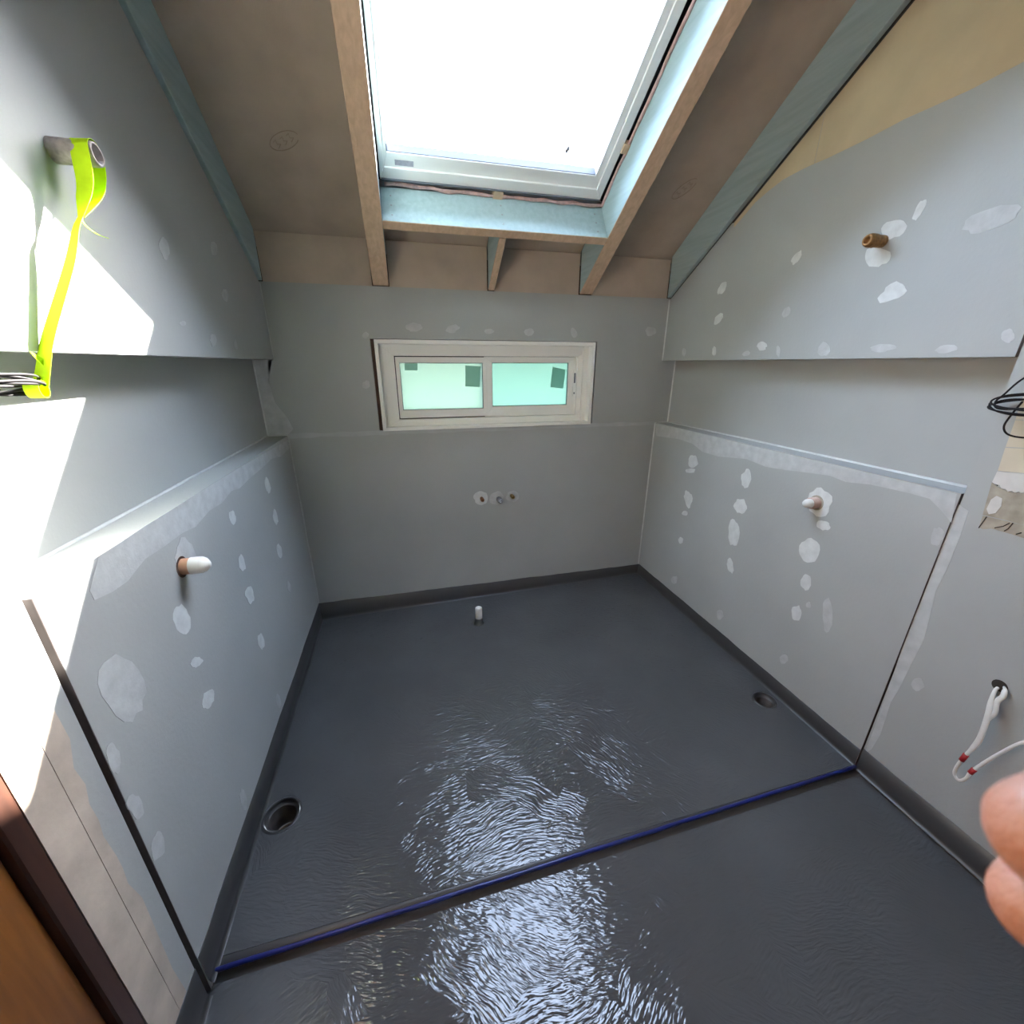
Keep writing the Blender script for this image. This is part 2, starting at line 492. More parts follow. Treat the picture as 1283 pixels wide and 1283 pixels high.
b2 = upstand('near_upstand', ((W + 0.005, YR - 0.004, 0), (W + 0.005, YF, 0)), (-1, 0, 0), 0.121, lambda x: fz(x) - STEP + 0.012, 4)
b2.parent = b1; del b2['kind']
b3 = upstand('near_upstand', ((-0.003, YL - 0.013, 0), (-0.003, -1.664, 0)), (1, 0, 0), 0.098, lambda x: fz(x) - STEP, 5)
b3.parent = bpy.data.objects['baseboard_left']; del b3['kind']

# ---- back wall with the window opening
WX0, WX1, WZ0, WZ1 = 0.4447, 1.582, 1.0505, 1.481
bm = plate_with_holes([[(-0.1, -0.1), (2.1, -0.1), (2.1, OZ - 0.004), (-0.1, OZ - 0.004)],
                       [(WX0 - 0.017, WZ0 - 0.013), (WX1 + 0.010, WZ0 - 0.008), (WX1 + 0.007, WZ1 + 0.003), (WX0 - 0.017, WZ1 + 0.003)]],
                      lambda x, z: Vector((x, 0.0, z)), (0, 0.10, 0))
wall_back = link('wall_back', from_bm(bm, 'wall_back'), M_paint, None, 'structure')
bm = plate_with_holes([[(-0.16, -0.1), (2.16, -0.1), (2.16, 1.84), (-0.16, 1.84)],
                       [(WX0 + 0.02, WZ0 + 0.02), (WX1 - 0.02, WZ0 + 0.02), (WX1 - 0.02, WZ1 - 0.02), (WX0 + 0.02, WZ1 - 0.02)]],
                      lambda x, z: Vector((x, 0.10, z)), (0, 0.04, 0))
link('outer_cladding', from_bm(bm, 'outer_cladding'), M_void, wall_back)

# ---- side walls
wall_left = box('wall_left', -0.16, -0.11, YF, 0.10, -0.1, 3.3, M_void, None, 'structure')
wall_right = box('wall_right', 2.10, 2.16, YF, 0.10, -0.1, 3.3, M_void, None, 'structure')
wall_front = box('wall_front', -0.16, 2.16, YF - 0.10, YF, -0.1, 3.3, M_plainwall, None, 'structure')
GAP = 0.012
def side(parent, xa, xb, yend, depth_x0, depth_x1):
    prism('lower_panel', [(0, -0.04), (yend, -0.04), (yend, ZL), (0, ZL)], 'x', xa, xb, M_paint, parent)
    e = yend - 0.0012
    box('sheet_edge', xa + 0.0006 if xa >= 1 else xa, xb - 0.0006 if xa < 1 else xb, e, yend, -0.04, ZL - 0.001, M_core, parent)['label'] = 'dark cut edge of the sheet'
    prism('niche_back', [(0, ZL - 0.02), (yend - 0.04, ZL - 0.02), (yend - 0.04, ZS + 0.02), (0, ZS + 0.02)], 'x', depth_x0, depth_x1, M_paint, parent)
    top = [(yend, zr(yend) - GAP), (0, zr(0) - GAP)]
    if xa > 1:
        top = [(yend, zr(yend) - GAP - 0.008), (-0.412, zr(-0.412) - GAP - 0.008), (-0.40, zr(-0.40) - GAP), (0, zr(0) - GAP)]
    prism('upper_panel', [(0, ZS), (yend, ZS)] + top, 'x', xa, xb, M_paint, parent)
    a, b = (-0.02, -0.004) if xa < 1 else (W + 0.004, W + 0.02)
    prism('gap_shade_strip', [(0, zr(0) - 0.002), (-1.5, zr(-1.5) - 0.002), (-1.5, zr(-1.5) - 0.0115), (0, zr(0) - 0.0115)] if xa < 1 else
          [(0, zr(0) - 0.002), (-1.47, zr(-1.47) - 0.002), (-1.47, zr(-1.47) - 0.0195), (-0.413, zr(-0.413) - 0.0195), (-0.40, zr(-0.40) - 0.0115), (0, zr(0) - 0.0115)], 'x', a, b, M_black, parent)  # black strip set in the open joint as painted shade
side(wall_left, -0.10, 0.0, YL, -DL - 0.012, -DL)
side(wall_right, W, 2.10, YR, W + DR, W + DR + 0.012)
# near sheets, set slightly back from the shower sheets
prism('near_panel', [(YL - 0.013, -0.04), (-1.666, -0.04), (-1.666, 2.7), (YL - 0.013, zr(YL - 0.013) - GAP)], 'x', -0.11, -0.003, M_paint, wall_left)
prism('near_panel', [(-1.666, 2.07), (-2.52, 2.07), (-2.52, 3.0), (-1.666, zr(-1.666) - 0.02)], 'x', -0.11, -0.015, M_paint, wall_left)
prism('near_panel', [(-2.52, -0.04), (YF, -0.04), (YF, 3.05), (-2.52, 3.05)], 'x', -0.11, -0.015, M_paint, wall_left)
prism('near_panel', [(YR - 0.0035, -0.04), (YF, -0.04), (YF, 3.05), (-2.0, zr(-2.0) - GAP), (YR - 0.0035, zr(YR) - GAP)], 'x', W + 0.005, 2.10, M_paint, wall_right)
# bare, unpainted part of the upper right sheet (two sheets meeting at a joint)
def raw(pts):
    prism('bare_sheet', pts, 'x', W - 0.0006, W + 0.001, M_raw_sheet, wall_right)
G2 = GAP + 0.009
raw([(-0.413, zr(-0.413) - G2), (-0.416, 1.925), (-0.47, 1.955), (-0.52, 1.985), (-0.585, 2.005), (-0.6436, 2.019), (-0.7271, 2.0222), (-0.7695, 2.021), (-0.7695, zr(-0.7695) - G2)])
raw([(-0.7715, zr(-0.7715) - G2), (-0.7715, 2.021), (-0.818, 2.0188), (-0.8856, 2.019), (-0.9475, 2.0191), (-1.05, 2.024), (-1.2, 2.018), (-1.35, 2.026), (-1.472, 2.02), (-1.472, zr(-1.472) - G2)])

# corner beads of sealant
def bead(parent, p0, p1, r, seed=0, mt=None):
    n = 14; pts = []; rs = []
    for k in range(n + 1):
        pts.append(Vector(p0).lerp(Vector(p1), k / n)); rs.append(r * (1 + 0.45 * noise.noise((k * 0.7, seed, 0))))
    sweep('corner_bead', pts, rs, mt or M_bead, parent, seg=6)
bead(wall_right, (W, 0, 0.11), (W, 0, ZL), 0.006, 1)
bead(wall_right, (W + DR, 0, ZL), (W + DR, 0, ZS), 0.005, 2)
bead(wall_right, (W, 0, ZS), (W, 0, OZ - 0.01), 0.005, 3)
bead(wall_right, (W, 0, ZL), (W + DR, 0, ZL), 0.004, 4)
bead(wall_right, (W + DR, 0, ZL), (W + DR, YR, ZL), 0.006, 5)
bead(wall_left, (0, 0, 0.11), (0, 0, ZL), 0.005, 6, M_faint)
bead(wall_left, (-DL, 0, ZL), (-DL, 0, ZS), 0.006, 7)
bead(wall_left, (0, 0, ZS), (0, 0, OZ - 0.01), 0.003, 8, M_faint)
bead(wall_left, (-DL, 0, ZL), (-DL, YL, ZL), 0.005, 9, M_faint)
bead(wall_left, (-DL, 0, ZL), (0, 0, ZL), 0.004, 10)

# filler patches over the screws: (u, v, e1u, e1v, e2u, e2v, faint)
R_LOW = [
    (-0.3836, 0.8941, -0.0365, 0.0080, -0.0076, -0.0324, 0),
    (-0.3764, 0.8410, -0.0370, 0.0089, -0.0029, -0.0123, 0),
    (-0.7516, 0.8954, -0.0261, 0.0050, -0.0060, -0.0422, 0),
    (-0.3915, 0.6904, -0.0303, 0.0125, -0.0204, -0.0428, 0),
    (-0.7511, 0.7684, -0.0350, 0.0115, -0.0081, -0.0318, 0),
    (-0.3837, 0.6053, -0.0256, 0.0090, -0.0030, -0.0129, 0),
    (-0.7404, 0.6350, -0.0318, 0.0127, -0.0158, -0.0624, 0),
    (-0.3853, 0.4441, -0.0197, 0.0083, -0.0041, -0.0178, 0),
    (-0.7613, 0.4708, -0.0175, 0.0116, -0.0156, -0.0297, 0),
    (-1.1127, 0.7125, -0.0378, 0.0170, -0.0123, -0.0444, 0),
    (-1.1372, 0.8224, -0.0260, 0.0028, -0.0002, -0.0181, 0),
    (-1.1345, 0.5841, -0.0178, 0.0097, -0.0084, -0.0302, 0),
    (-1.1302, 0.4454, -0.0183, 0.0117, -0.0086, -0.0315, 0),
    (-1.1305, 0.2214, -0.0160, 0.0127, -0.0054, -0.0200, 1),
    (-0.3834, 0.1901, -0.0271, 0.0147, -0.0053, -0.0234, 1),
    (-0.7585, 0.1985, -0.0194, 0.0125, -0.0060, -0.0241, 1),
    (-1.4622, 0.9122, -0.0145, -0.0007, -0.0004, -0.0279, 1),
    (-1.2433, 0.5109, -0.0182, 0.0117, -0.0163, -0.0580, 1),
    (-1.1000, 0.8992, -0.0424, 0.0136, -0.0134, -0.0481, 0),
    (-1.1668, 0.5045, -0.0087, 0.0054, -0.0033, -0.0121, 1),
]
R_NEAR = [
    (-1.5463, 0.4569, -0.0133, 0.0118, -0.0058, -0.0193, 1),
]
R_UP = [
    (-1.1014, 1.7467, -0.0326, 0.0066, -0.0172, -0.0241, 0),
    (-1.0727, 1.6833, -0.0387, -0.0079, -0.0085, -0.0293, 0),
    (-1.1603, 1.7774, -0.0107, -0.0077, 0.0082, -0.0223, 0),
    (-1.1505, 1.5725, -0.0339, 0.0169, -0.0169, -0.0206, 0),
    (-0.7766, 1.7389, -0.0133, -0.0085, 0.0145, -0.0181, 0),
    (-0.4026, 1.6954, -0.0198, -0.0093, 0.0157, -0.0201, 0),
    (-0.7805, 1.5588, -0.0142, -0.0069, 0.0084, -0.0159, 1),
    (-0.4085, 1.5670, -0.0195, -0.0094, 0.0195, -0.0205, 0),
    (-0.6969, 1.4406, -0.0245, -0.0009, -0.0048, -0.0183, 0),
    (-0.4155, 1.4296, -0.0137, -0.0003, -0.0052, -0.0212, 0),
    (-0.7810, 1.4202, -0.0095, -0.0002, -0.0055, -0.0205, 1),
    (-0.6176, 1.4149, -0.0196, 0.0050, -0.0069, -0.0091, 1),
    (-0.9728, 1.4205, -0.0214, -0.0068, 0.0031, -0.0220, 1),
    (-1.1659, 1.4195, -0.0333, 0.0018, -0.0043, -0.0115, 1),
    (-1.3338, 1.4121, -0.0248, 0.0044, -0.0046, -0.0101, 1),
    (-1.4509, 1.4374, -0.0132, -0.0007, -0.0045, -0.0146, 1),
    (-0.1853, 1.4316, -0.0167, -0.0004, -0.0045, -0.0195, 1),
    (-1.3329, 1.7086, -0.0520, 0.0077, -0.0152, -0.0259, 1),
]
B_WALL = [
    (0.6404, 1.5364, 0.0375, 0.0008, -0.0017, -0.0210, 1),
    (0.8194, 1.5328, 0.0344, 0.0090, 0.0042, -0.0172, 1),
    (1.0021, 1.5254, 0.0245, 0.0004, -0.0002, -0.0110, 1),
    (1.2100, 1.5253, 0.0256, 0.0004, 0.0003, -0.0188, 1),
    (1.4546, 1.5257, 0.0165, 0.0055, 0.0104, -0.0216, 1),
    (0.4104, 1.4977, 0.0143, 0.0002, -0.0016, -0.0138, 1),
    (0.3886, 1.2762, 0.0185, -0.0002, -0.0021, -0.0185, 1),
    (1.9035, 1.5413, 0.0344, 0.0007, 0.0031, -0.0241, 1),
]
B_TAP = [
    (0.9356, 0.6556, 0.0415, -0.0032, -0.0011, -0.0431, 0),
    (1.0283, 0.6484, 0.0423, -0.0032, -0.0005, -0.0386, 1),
    (1.1229, 0.6508, 0.0384, -0.0029, 0.0001, -0.0340, 1),
]
L_UP = [
    (-0.8136, 1.6499, 0.0281, 0.0080, -0.0044, -0.0253, 1),
    (-0.4615, 1.7252, 0.0304, 0.0082, -0.0023, -0.0205, 1),
    (-0.4504, 1.5898, 0.0318, 0.0060, -0.0022, -0.0194, 1),
    (-0.6384, 1.4408, 0.0257, 0.0025, -0.0043, -0.0184, 1),
    (-0.8162, 1.4738, 0.0190, 0.0015, -0.0035, -0.0061, 1),
    (-0.4515, 1.4342, 0.0164, 0.0014, -0.0039, -0.0182, 1),
]
L_LOW = [
    (-0.8071, 0.9141, 0.0234, -0.0065, -0.0035, -0.0228, 0),
    (-0.8206, 0.7571, 0.0239, -0.0096, -0.0045, -0.0294, 0),
    (-0.8203, 0.6371, 0.0308, -0.0159, -0.0070, -0.0297, 0),
    (-1.2048, 0.7982, 0.0309, -0.0172, -0.0099, -0.0359, 0),
    (-1.2037, 0.6684, 0.0255, -0.0105, 0.0040, -0.0161, 0),
    (-1.2029, 0.5505, 0.0200, -0.0237, -0.0230, -0.0112, 0),
    (-0.8215, 0.4538, 0.0258, -0.0164, -0.0044, -0.0302, 0),
    (-0.4271, 0.9138, 0.0286, -0.0061, -0.0033, -0.0352, 0),
    (-0.4119, 0.7717, 0.0299, -0.0089, -0.0028, -0.0305, 0),
    (-0.4484, 0.6348, 0.0295, -0.0114, -0.0030, -0.0315, 0),
    (-0.4238, 0.4497, 0.0208, -0.0102, -0.0027, -0.0301, 1),
    (-1.1887, 0.1610, 0.0154, -0.0190, -0.0082, -0.0322, 1),
    (-0.7994, 0.1638, 0.0175, -0.0151, -0.0064, -0.0286, 1),
    (-1.4353, 0.7956, 0.0463, -0.0249, -0.0027, -0.0709, 1),
    (-1.5017, 0.4537, 0.0120, -0.0226, -0.0175, -0.0148, 1),
    (-1.5113, 0.5811, 0.0150, -0.0141, -0.0019, -0.0305, 1),
    (-1.5129, 0.7067, 0.0121, -0.0116, -0.0076, -0.0296, 1),
    (-1.1145, 0.9207, 0.0469, -0.0167, -0.0088, -0.0438, 1),
]
R_BAND = [(-0.0101, 1.039), (-0.361, 1.0441), (-0.6909, 1.0404), (-0.9742, 1.0416), (-1.264, 1.0424), (-1.4697, 1.0405), (-1.4812, 0.9608), (-1.4515, 0.9857), (-1.4153, 1.0098), (-1.3638, 1.0112), (-1.3158, 1.0098), (-1.2497, 1.007), (-1.1741, 0.9946), (-1.1143, 1.0019), (-1.0223, 0.9909), (-0.9371, 0.9797), (-0.8416, 0.9704), (-0.7297, 0.9804), (-0.5597, 0.9559), (-0.4441, 0.9565), (-0.3627, 0.9825), (-0.2392, 0.987), (-0.129, 0.9779), (-0.0248, 0.9706)]
R_SIDE = [(-1.4799, 1.013), (-1.5039, 1.0027), (-1.5073, 0.9343), (-1.5078, 0.8371), (-1.5032, 0.7574), (-1.512, 0.6821), (-1.5194, 0.6034), (-1.5148, 0.5121), (-1.51, 0.4154), (-1.5029, 0.3442), (-1.5091, 0.2142), (-1.502, 0.1418), (-1.4888, 0.1045), (-1.4877, 0.2442), (-1.4771, 0.6022), (-1.473, 0.8581)]
L_BAND = [(-0.0071, 1.0259), (-0.6622, 1.0408), (-1.0131, 1.0439), (-1.2334, 1.0459), (-1.3801, 1.0435), (-1.4254, 1.0002), (-1.4235, 0.9798), (-1.3795, 0.9707), (-1.3312, 0.9682), (-1.2935, 0.9774), (-1.261, 0.9837), (-1.1887, 0.9796), (-1.1024, 0.9783), (-1.0336, 0.9688), (-0.9413, 0.9816), (-0.8525, 0.9768), (-0.7668, 0.9895), (-0.7016, 0.9789), (-0.6009, 0.9857), (-0.4286, 0.9894), (-0.3128, 0.9967), (-0.1738, 0.9781), (-0.0215, 0.9858)]
def patch(parent, axis, a, b, c, mt):
    u, v, e1u, e1v, e2u, e2v, s = c
    n = 18; sd_ = RND.random() * 50; pts = []
    for k in range(n):
        q = 2 * math.pi * k / n
        r = 1 + 0.24 * noise.noise((math.cos(q) * 1.3 + sd_, math.sin(q) * 1.3, sd_)) + RND.uniform(-0.10, 0.10)
        pts.append((u + r * (e1u * math.cos(q) + e2u * math.sin(q)), v + r * (e1v * math.cos(q) + e2v * math.sin(q))))
    prism('filler_patch', pts, axis, a, b, mt, parent)
def patches(lst, parent, axis, surf, sign):
    for c in lst:
        patch(parent, axis, surf - sign * 0.001, surf + sign * 0.0007, c, M_faint if c[6] else M_fill)
patches(R_LOW, wall_right, 'x', W, -1)
patches(R_UP, wall_right, 'x', W, -1)
patches(R_NEAR, wall_right, 'x', W + 0.005, -1)
patches(L_LOW, wall_left, 'x', 0.0, 1)
patches(L_UP, wall_left, 'x', 0.0, 1)
patches(B_WALL, wall_back, 'y', 0.0, -1)
patches(B_TAP, wall_back, 'y', 0.0, -1)
prism('filler_band', R_BAND, 'x', W + 0.001, W - 0.0006, M_faint, wall_right)
prism('filler_band', R_SIDE, 'x', W + 0.006, W + 0.0044, M_faint, wall_right)
prism('filler_band', L_BAND, 'x', -0.001, 0.0006, M_faint, wall_left)
pts = [(0.0 + 0.05 * k, 1.052 + RND.uniform(-0.004, 0.004)) for k in range(41)]
pts += [(2.0 - 0.05 * k, 1.032 + RND.uniform(-0.003, 0.003)) for k in range(41)]
prism('joint_band', pts, 'y', 0.001, -0.0005, mat('joint_filler', (0.42, 0.435, 0.43), 0.7, 0.08, 12.0), wall_back)
prism('filler_band', [(-0.085, 1.05), (0.004, 1.05), (0.03, 1.075), (0.012, 1.13), (-0.028, 1.20), (-0.04, 1.30), (-0.02, 1.41), (-0.005, 1.46), (-0.004, 1.39), (-0.084, 1.388)], 'y', 0.001, -0.0005, M_faint, wall_back)

# bare boards by the door, left
def lx(pts, x0=-0.016, x1=-0.0135): return ('x', x0, x1)
prism('bare_board', [(-1.6058, 1.04), (-1.568, 0.90), (-1.5648, 0.8101), (-1.5795, 0.7637), (-1.5743, 0.7213), (-1.5828, 0.6863), (-1.5809, 0.6449), (-1.5857, 0.6122), (-1.581, 0.5523), (-1.5807, 0.5188), (-1.5846, 0.4806), (-1.5731, 0.4188), (-1.578, 0.30), (-1.582, 0.20), (-1.577, 0.10), (-1.6055, 0.10)], 'x', -0.005, -0.0018, M_bare, wall_left)
prism('bare_board', [(-1.6075, 1.04), (-1.6072, 0.10), (-1.666, 0.10), (-1.666, 1.04)], 'x', -0.005, -0.0016, M_bare, wall_left)
prism('bare_board', [(-1.6045, 1.30), (-1.57, 1.30), (-1.566, 1.20), (-1.572, 1.1), (-1.6045, 1.043)], 'x', -0.005, -0.0018, M_bare, wall_left)
# exposed old boards, right
XR = W + 0.005
def rb(pts, mt, h): prism('bare_board', pts, 'x', XR + 0.001, XR - h, mt, wall_right)
rb([(-1.519, 1.300), (-1.70, 1.315), (-1.70, 1.262), (-1.522, 1.246)], M_cream, 0.002)
rb([(-1.522, 1.2445), (-1.70, 1.2605), (-1.70, 1.198), (-1.5243, 1.1795)], M_cream, 0.0014)
rb([(-1.5245, 1.1775), (-1.70, 1.1965), (-1.70, 1.138), (-1.5283, 1.1196)], M_cream, 0.002)
rb([(-1.5283, 1.1180), (-1.70, 1.1362), (-1.70, 1.083), (-1.6075, 1.0829), (-1.598, 1.078), (-1.592, 1.083), (-1.5846, 1.0768), (-1.58, 1.081), (-1.5747, 1.0745), (-1.568, 1.079), (-1.5619, 1.0735), (-1.556, 1.080), (-1.5485, 1.078), (-1.543, 1.086), (-1.5371, 1.0853), (-1.5270, 1.0892)], M_paper, 0.0030)
rb([(-1.5262, 1.0880), (-1.5383, 1.0800), (-1.5547, 1.0760), (-1.5747, 1.0738), (-1.60, 1.080), (-1.70, 1.080), (-1.70, 1.0095), (-1.6316, 1.0058), (-1.6086, 1.0035), (-1.5773, 1.0044), (-1.5435, 1.0031), (-1.5342, 1.002), (-1.5308, 1.034)], M_fibre, 0.0016)
rb([(-1.5348, 1.0), (-1.5779, 1.0020), (-1.6316, 1.0035), (-1.70, 1.007), (-1.70, 0.972), (-1.65, 0.980), (-1.63, 0.972), (-1.5988, 0.9738), (-1.5605, 0.9739), (-1.545, 0.966), (-1.5361, 0.969)], M_fibre, 0.001)
prism('filler_patch', [(-1.538, 1.046), (-1.545, 1.058), (-1.557, 1.055), (-1.561, 1.035), (-1.556, 1.015), (-1.545, 1.008), (-1.537, 1.02)], 'x', XR - 0.001, XR - 0.0024, M_paper, wall_right)
bm = bmesh.new()
for pl in ([(-1.5427, 1.0006), (-1.5367, 0.9669)], [(-1.5655, 0.9781), (-1.5794, 0.9879), (-1.5878, 0.9997)], [(-1.5931, 1.0017), (-1.5893, 0.9852), (-1.5844, 0.9767)],
           [(-1.6066, 0.977), (-1.6144, 0.9844)], [(-1.546, 1.05), (-1.548, 1.043)], [(-1.545, 1.033), (-1.5435, 1.018)], [(-1.5275, 1.091), (-1.539, 1.083)]):
    sweep_bm(bm, [(XR - 0.0012, y, z) for y, z in pl], 0.0012, None, 5)
link('crack', from_bm(bm, 'crack'), M_dark, wall_right, 'stuff')

# ---- door on the left, only its frame edge and leaf show
door = box('door_1', -0.10, 0.0, -1.700, -1.667, -0.02, 2.06, M_doordark, None, 'structure', 0.003)
box('door_leaf', -0.055, -0.012, -2.455, -1.702, -0.01, 2.025, M_door, door, None, 0.003)
box('door_frame', -0.10, 0.0, -2.490, -2.457, -0.02, 2.06, M_doordark, door, None, 0.003)
box('door_frame', -0.10, 0.0, -2.490, -1.667, 2.03, 2.07, M_doordark, door, None, 0.003)
lathe('door_handle', [(0, 0.026), (0.006, 0.026), (0.008, 0.011), (0.03, 0.010), (0.034, 0.022), (0.05, 0.028), (0.062, 0.020), (0.066, 0.0)], (-0.012, -2.39, 1.0), (1, 0, 0), M_grey_metal, door)

# ---- ceiling: particle board panels, roof, flat part behind
XA0, XA1, XB0, XB1 = 0.4665, 0.536, 1.476, 1.545     # doubled rafters beside the skylight
SH0, SH1 = 0.297, 0.335                               # trimmer under the skylight
ST0 = 1.415
HP = 0.165
ceiling = box('ceiling', -0.16, 2.16, YF - 0.1, -2.02, 3.14, 3.22, M_plainwall, None, 'structure')
def cpan(x0, x1, s0, s1):
    sbox('plywood_panel', x0, x1, s0, s1, HP, HP + 0.012, M_ply, ceiling)
cpan(-0.10, XA0 - 0.001, 0.06, 2.42)
cpan(XB1 + 0.001, 2.10, 0.06, 2.42)
cpan(XA1 + 0.001, 0.9995, 0.06, SH0 - 0.001)
cpan(1.032, XB0 - 0.001, 0.06, SH0 - 0.001)
cpan(XA1 + 0.001, XB0 - 0.001, ST0 + 0.039, 2.42)
bz = OZ + 0.181
for x0, x1, dz in ((0.013, XA0 - 0.004, 0.002), (XA1 + 0.003, 0.9965, 0.0), (1.0335, XB0 - 0.005, -0.002), (XB1 + 0.002, 1.983, -0.003)):
    prism('plywood_panel', [(x0, OZ - 0.004), (x1, OZ - 0.004), (x1, bz + dz), (x0, bz + dz)], 'y', 0.004, 0.018, M_ply, ceiling)
box('wall_plate', -0.11, 2.11, 0.02, 0.10, OZ - 0.006, OZ + 0.13, M_darkpack, ceiling)  # shade of the panel gaps put into the plate's dark colour
for x0, x1, s0, s1 in ((-0.17, 0.53, -0.68, 2.62), (1.49, 2.17, -0.68, 2.62), (0.53, 1.49, -0.68, 0.345), (0.53, 1.49, 1.41, 2.62)):
    sbox('roof_sheet', x0, x1, s0, s1, HP + 0.014, HP + 0.055, M_roof, ceiling)  # unseen eave end drawn out to keep sun off the window panes
# faint pencil marks in a drawn oval on two boards
def scribble(x, s, ang):
    bm = bmesh.new()
    def T(a, b):
        ca, sa = math.cos(ang), math.sin(ang)
        return SP(x + a * ca - b * sa, s + a * sa + b * ca, HP - 0.0006)
    sweep_bm(bm, [T(0.055 * math.cos(q), 0.026 * math.sin(q)) for q in [2 * math.pi * k / 40 for k in range(37)]], 0.0011, None, 4)
    for c in (-0.028, 0.0, 0.026):
        sweep_bm(bm, [T(c - 0.008, 0.010), T(c + 0.004, 0.013), T(c - 0.002, 0.0), T(c + 0.009, -0.004), T(c - 0.006, -0.012)], 0.001, None, 4)
    o = link('pencil_mark', from_bm(bm, 'pencil_mark'), mat('pencil', (0.36, 0.275, 0.21), 0.9), ceiling)
    o['label'] = 'faint pencilled oval with scribble'
scribble(1.815, 0.45, 1.0)
scribble(0.235, 0.46, 0.5)

# ================================================================= TIMBERS OF THE ROOF
def timber(name, P8, label, cat, group=None, bottom=None, green=False):
    bm = bmesh.new(); add_hexa(bm, P8, 0.002)
    me = from_bm(bm, name)
    o = link(name, me, [M_bluewood, M_rawwood])
    bd = Vector(bottom or -NS)
    for p in me.polygons:
        if p.normal.dot(bd) > 0.6 and not green: p.material_index = 1
    return tag(o, label, cat, group)
def rafter(x0, x1, s1, label, green=False):
    # plumb cut at the wall, square at the upper end
    def Q(x, h): # foot at y = 0.002
        s = (h * M_ / K_ - 0.002) * K_
        return SP(x, s, h)
    P = [Q(x0, 0), Q(x1, 0), SP(x1, s1, 0), SP(x0, s1, 0), Q(x0, HP - 0.001), Q(x1, HP - 0.001), SP(x1, s1, HP - 0.001), SP(x0, s1, HP - 0.001)]
    return timber('rafter', P, label, 'rafter', 'rafters of the sloping roof', green=green)
rafter(-0.033, 0.012, 2.40, 'green-treated edge rafter running along the left wall', True)
rafter(XA0, XA1, 2.40, 'wide raw-bottomed rafter on the left side of the skylight')
rafter(1.0003, 1.0315, SH0 - 0.001, 'short jack rafter between wall and trimmer under the skylight')
rafter(XB0, XB1, 2.40, 'wide rafter with pale blue inner face right of the skylight')
rafter(1.985, 2.032, 2.40, 'green-treated edge rafter running along the right wall', True)
P = [SP(XA1 + 0.0005, SH0, 0), SP(XB0 - 0.0005, SH0, 0), SP(XB0 - 0.0005, SH1, 0), SP(XA1 + 0.0005, SH1, 0)]
P += [p + NS * (HP - 0.004) for p in P]
trimmer = timber('trimmer', P, 'pale blue trimmer board across the bottom of the skylight opening', 'beam', 'trimmers of the skylight')
bm = bmesh.new()
for xx in (0.575, 1.015, 1.435):
    for hh in (0.03, 0.075, 0.12):
        c = SP(xx + RND.uniform(-0.004, 0.004), SH1 + 0.0005, hh)
        sbox_bm(bm, xx - 0.003, xx + 0.003, SH1, SH1 + 0.001, hh - 0.0025, hh + 0.0025)
link('nail_head', from_bm(bm, 'nail_head'), M_grey_metal, trimmer, 'stuff')
P = [SP(XA1 + 0.0005, ST0, 0), SP(XB0 - 0.0005, ST0, 0), SP(XB0 - 0.0005, ST0 + 0.038, 0), SP(XA1 + 0.0005, ST0 + 0.038, 0)]
P += [p + NS * (HP - 0.004) for p in P]
timber('trimmer', P, 'upper trimmer board across the top end of the skylight opening', 'beam', 'trimmers of the skylight')

# ---- skylight
sk = empty('window_2', SP(1.0, 0.88, 0.20), 'structure')
def kid(o):
    o.parent = sk; o.matrix_parent_inverse = Matrix.Translation(-Vector(sk.location)); return o
SX0, SX1, SS0, SS1 = 0.542, 1.452, 0.366, 1.402
PS = lambda x, h, s: SP(x, s, h)
bm = bmesh.new(); ring_bm(bm, SX0, SX1, SS0, SS1, 0.018, 0.032, 0.045, 0.05, 0.158, 0.275, PS)
kid(link('skylight_frame', from_bm(bm, 'skylight_frame'), M_skyframe))
bm = bmesh.new(); ring_bm(bm, SX0 + 0.016, SX1 - 0.026, SS0 + 0.037, SS1 - 0.04, 0.014, 0.032, 0.058, 0.05, 0.166, 0.205, PS)
kid(link('skylight_sash', from_bm(bm, 'skylight_sash'), M_skyframe))
bm = bmesh.new(); ring_bm(bm, SX0 + 0.027, SX1 - 0.050, SS0 + 0.089, SS1 - 0.082, 0.005, 0.006, 0.008, 0.006, 0.170, 0.206, PS)
kid(link('gasket', from_bm(bm, 'gasket'), M_gasket))
bm = bmesh.new(); sbox_bm(bm, SX0 + 0.02, SX1 - 0.04, SS0 + 0.08, SS1 - 0.07, 0.206, 0.210)
kid(link('glass_pane', from_bm(bm, 'glass_pane'), M_glass))
bm = bmesh.new(); sbox_bm(bm, 0.600, 0.668, SS0 + 0.052, SS0 + 0.072, 0.1652, 0.166)
kid(link('maker_label', from_bm(bm, 'maker_label'), M_label))['label'] = 'small grey label'
bm = bmesh.new()
sbox_bm(bm, SX0 + 0.004, SX1 - 0.002, SS0 + 0.002, SS0 + 0.006, 0.150, 0.157)
kid(link('drip_rail', from_bm(bm, 'drip_rail'), M_gasket))
prism_pts = [(1.255, 0.50), (1.263, 0.507), (1.268, 0.52), (1.262, 0.532), (1.254, 0.528), (1.25, 0.512)]
bm = bmesh.new()
A = [bm.verts.new(SP(x, s, 0.2055)) for x, s in prism_pts]; bm.faces.new(A)
kid(link('glass_smudge', from_bm(bm, 'glass_smudge'), M_label))
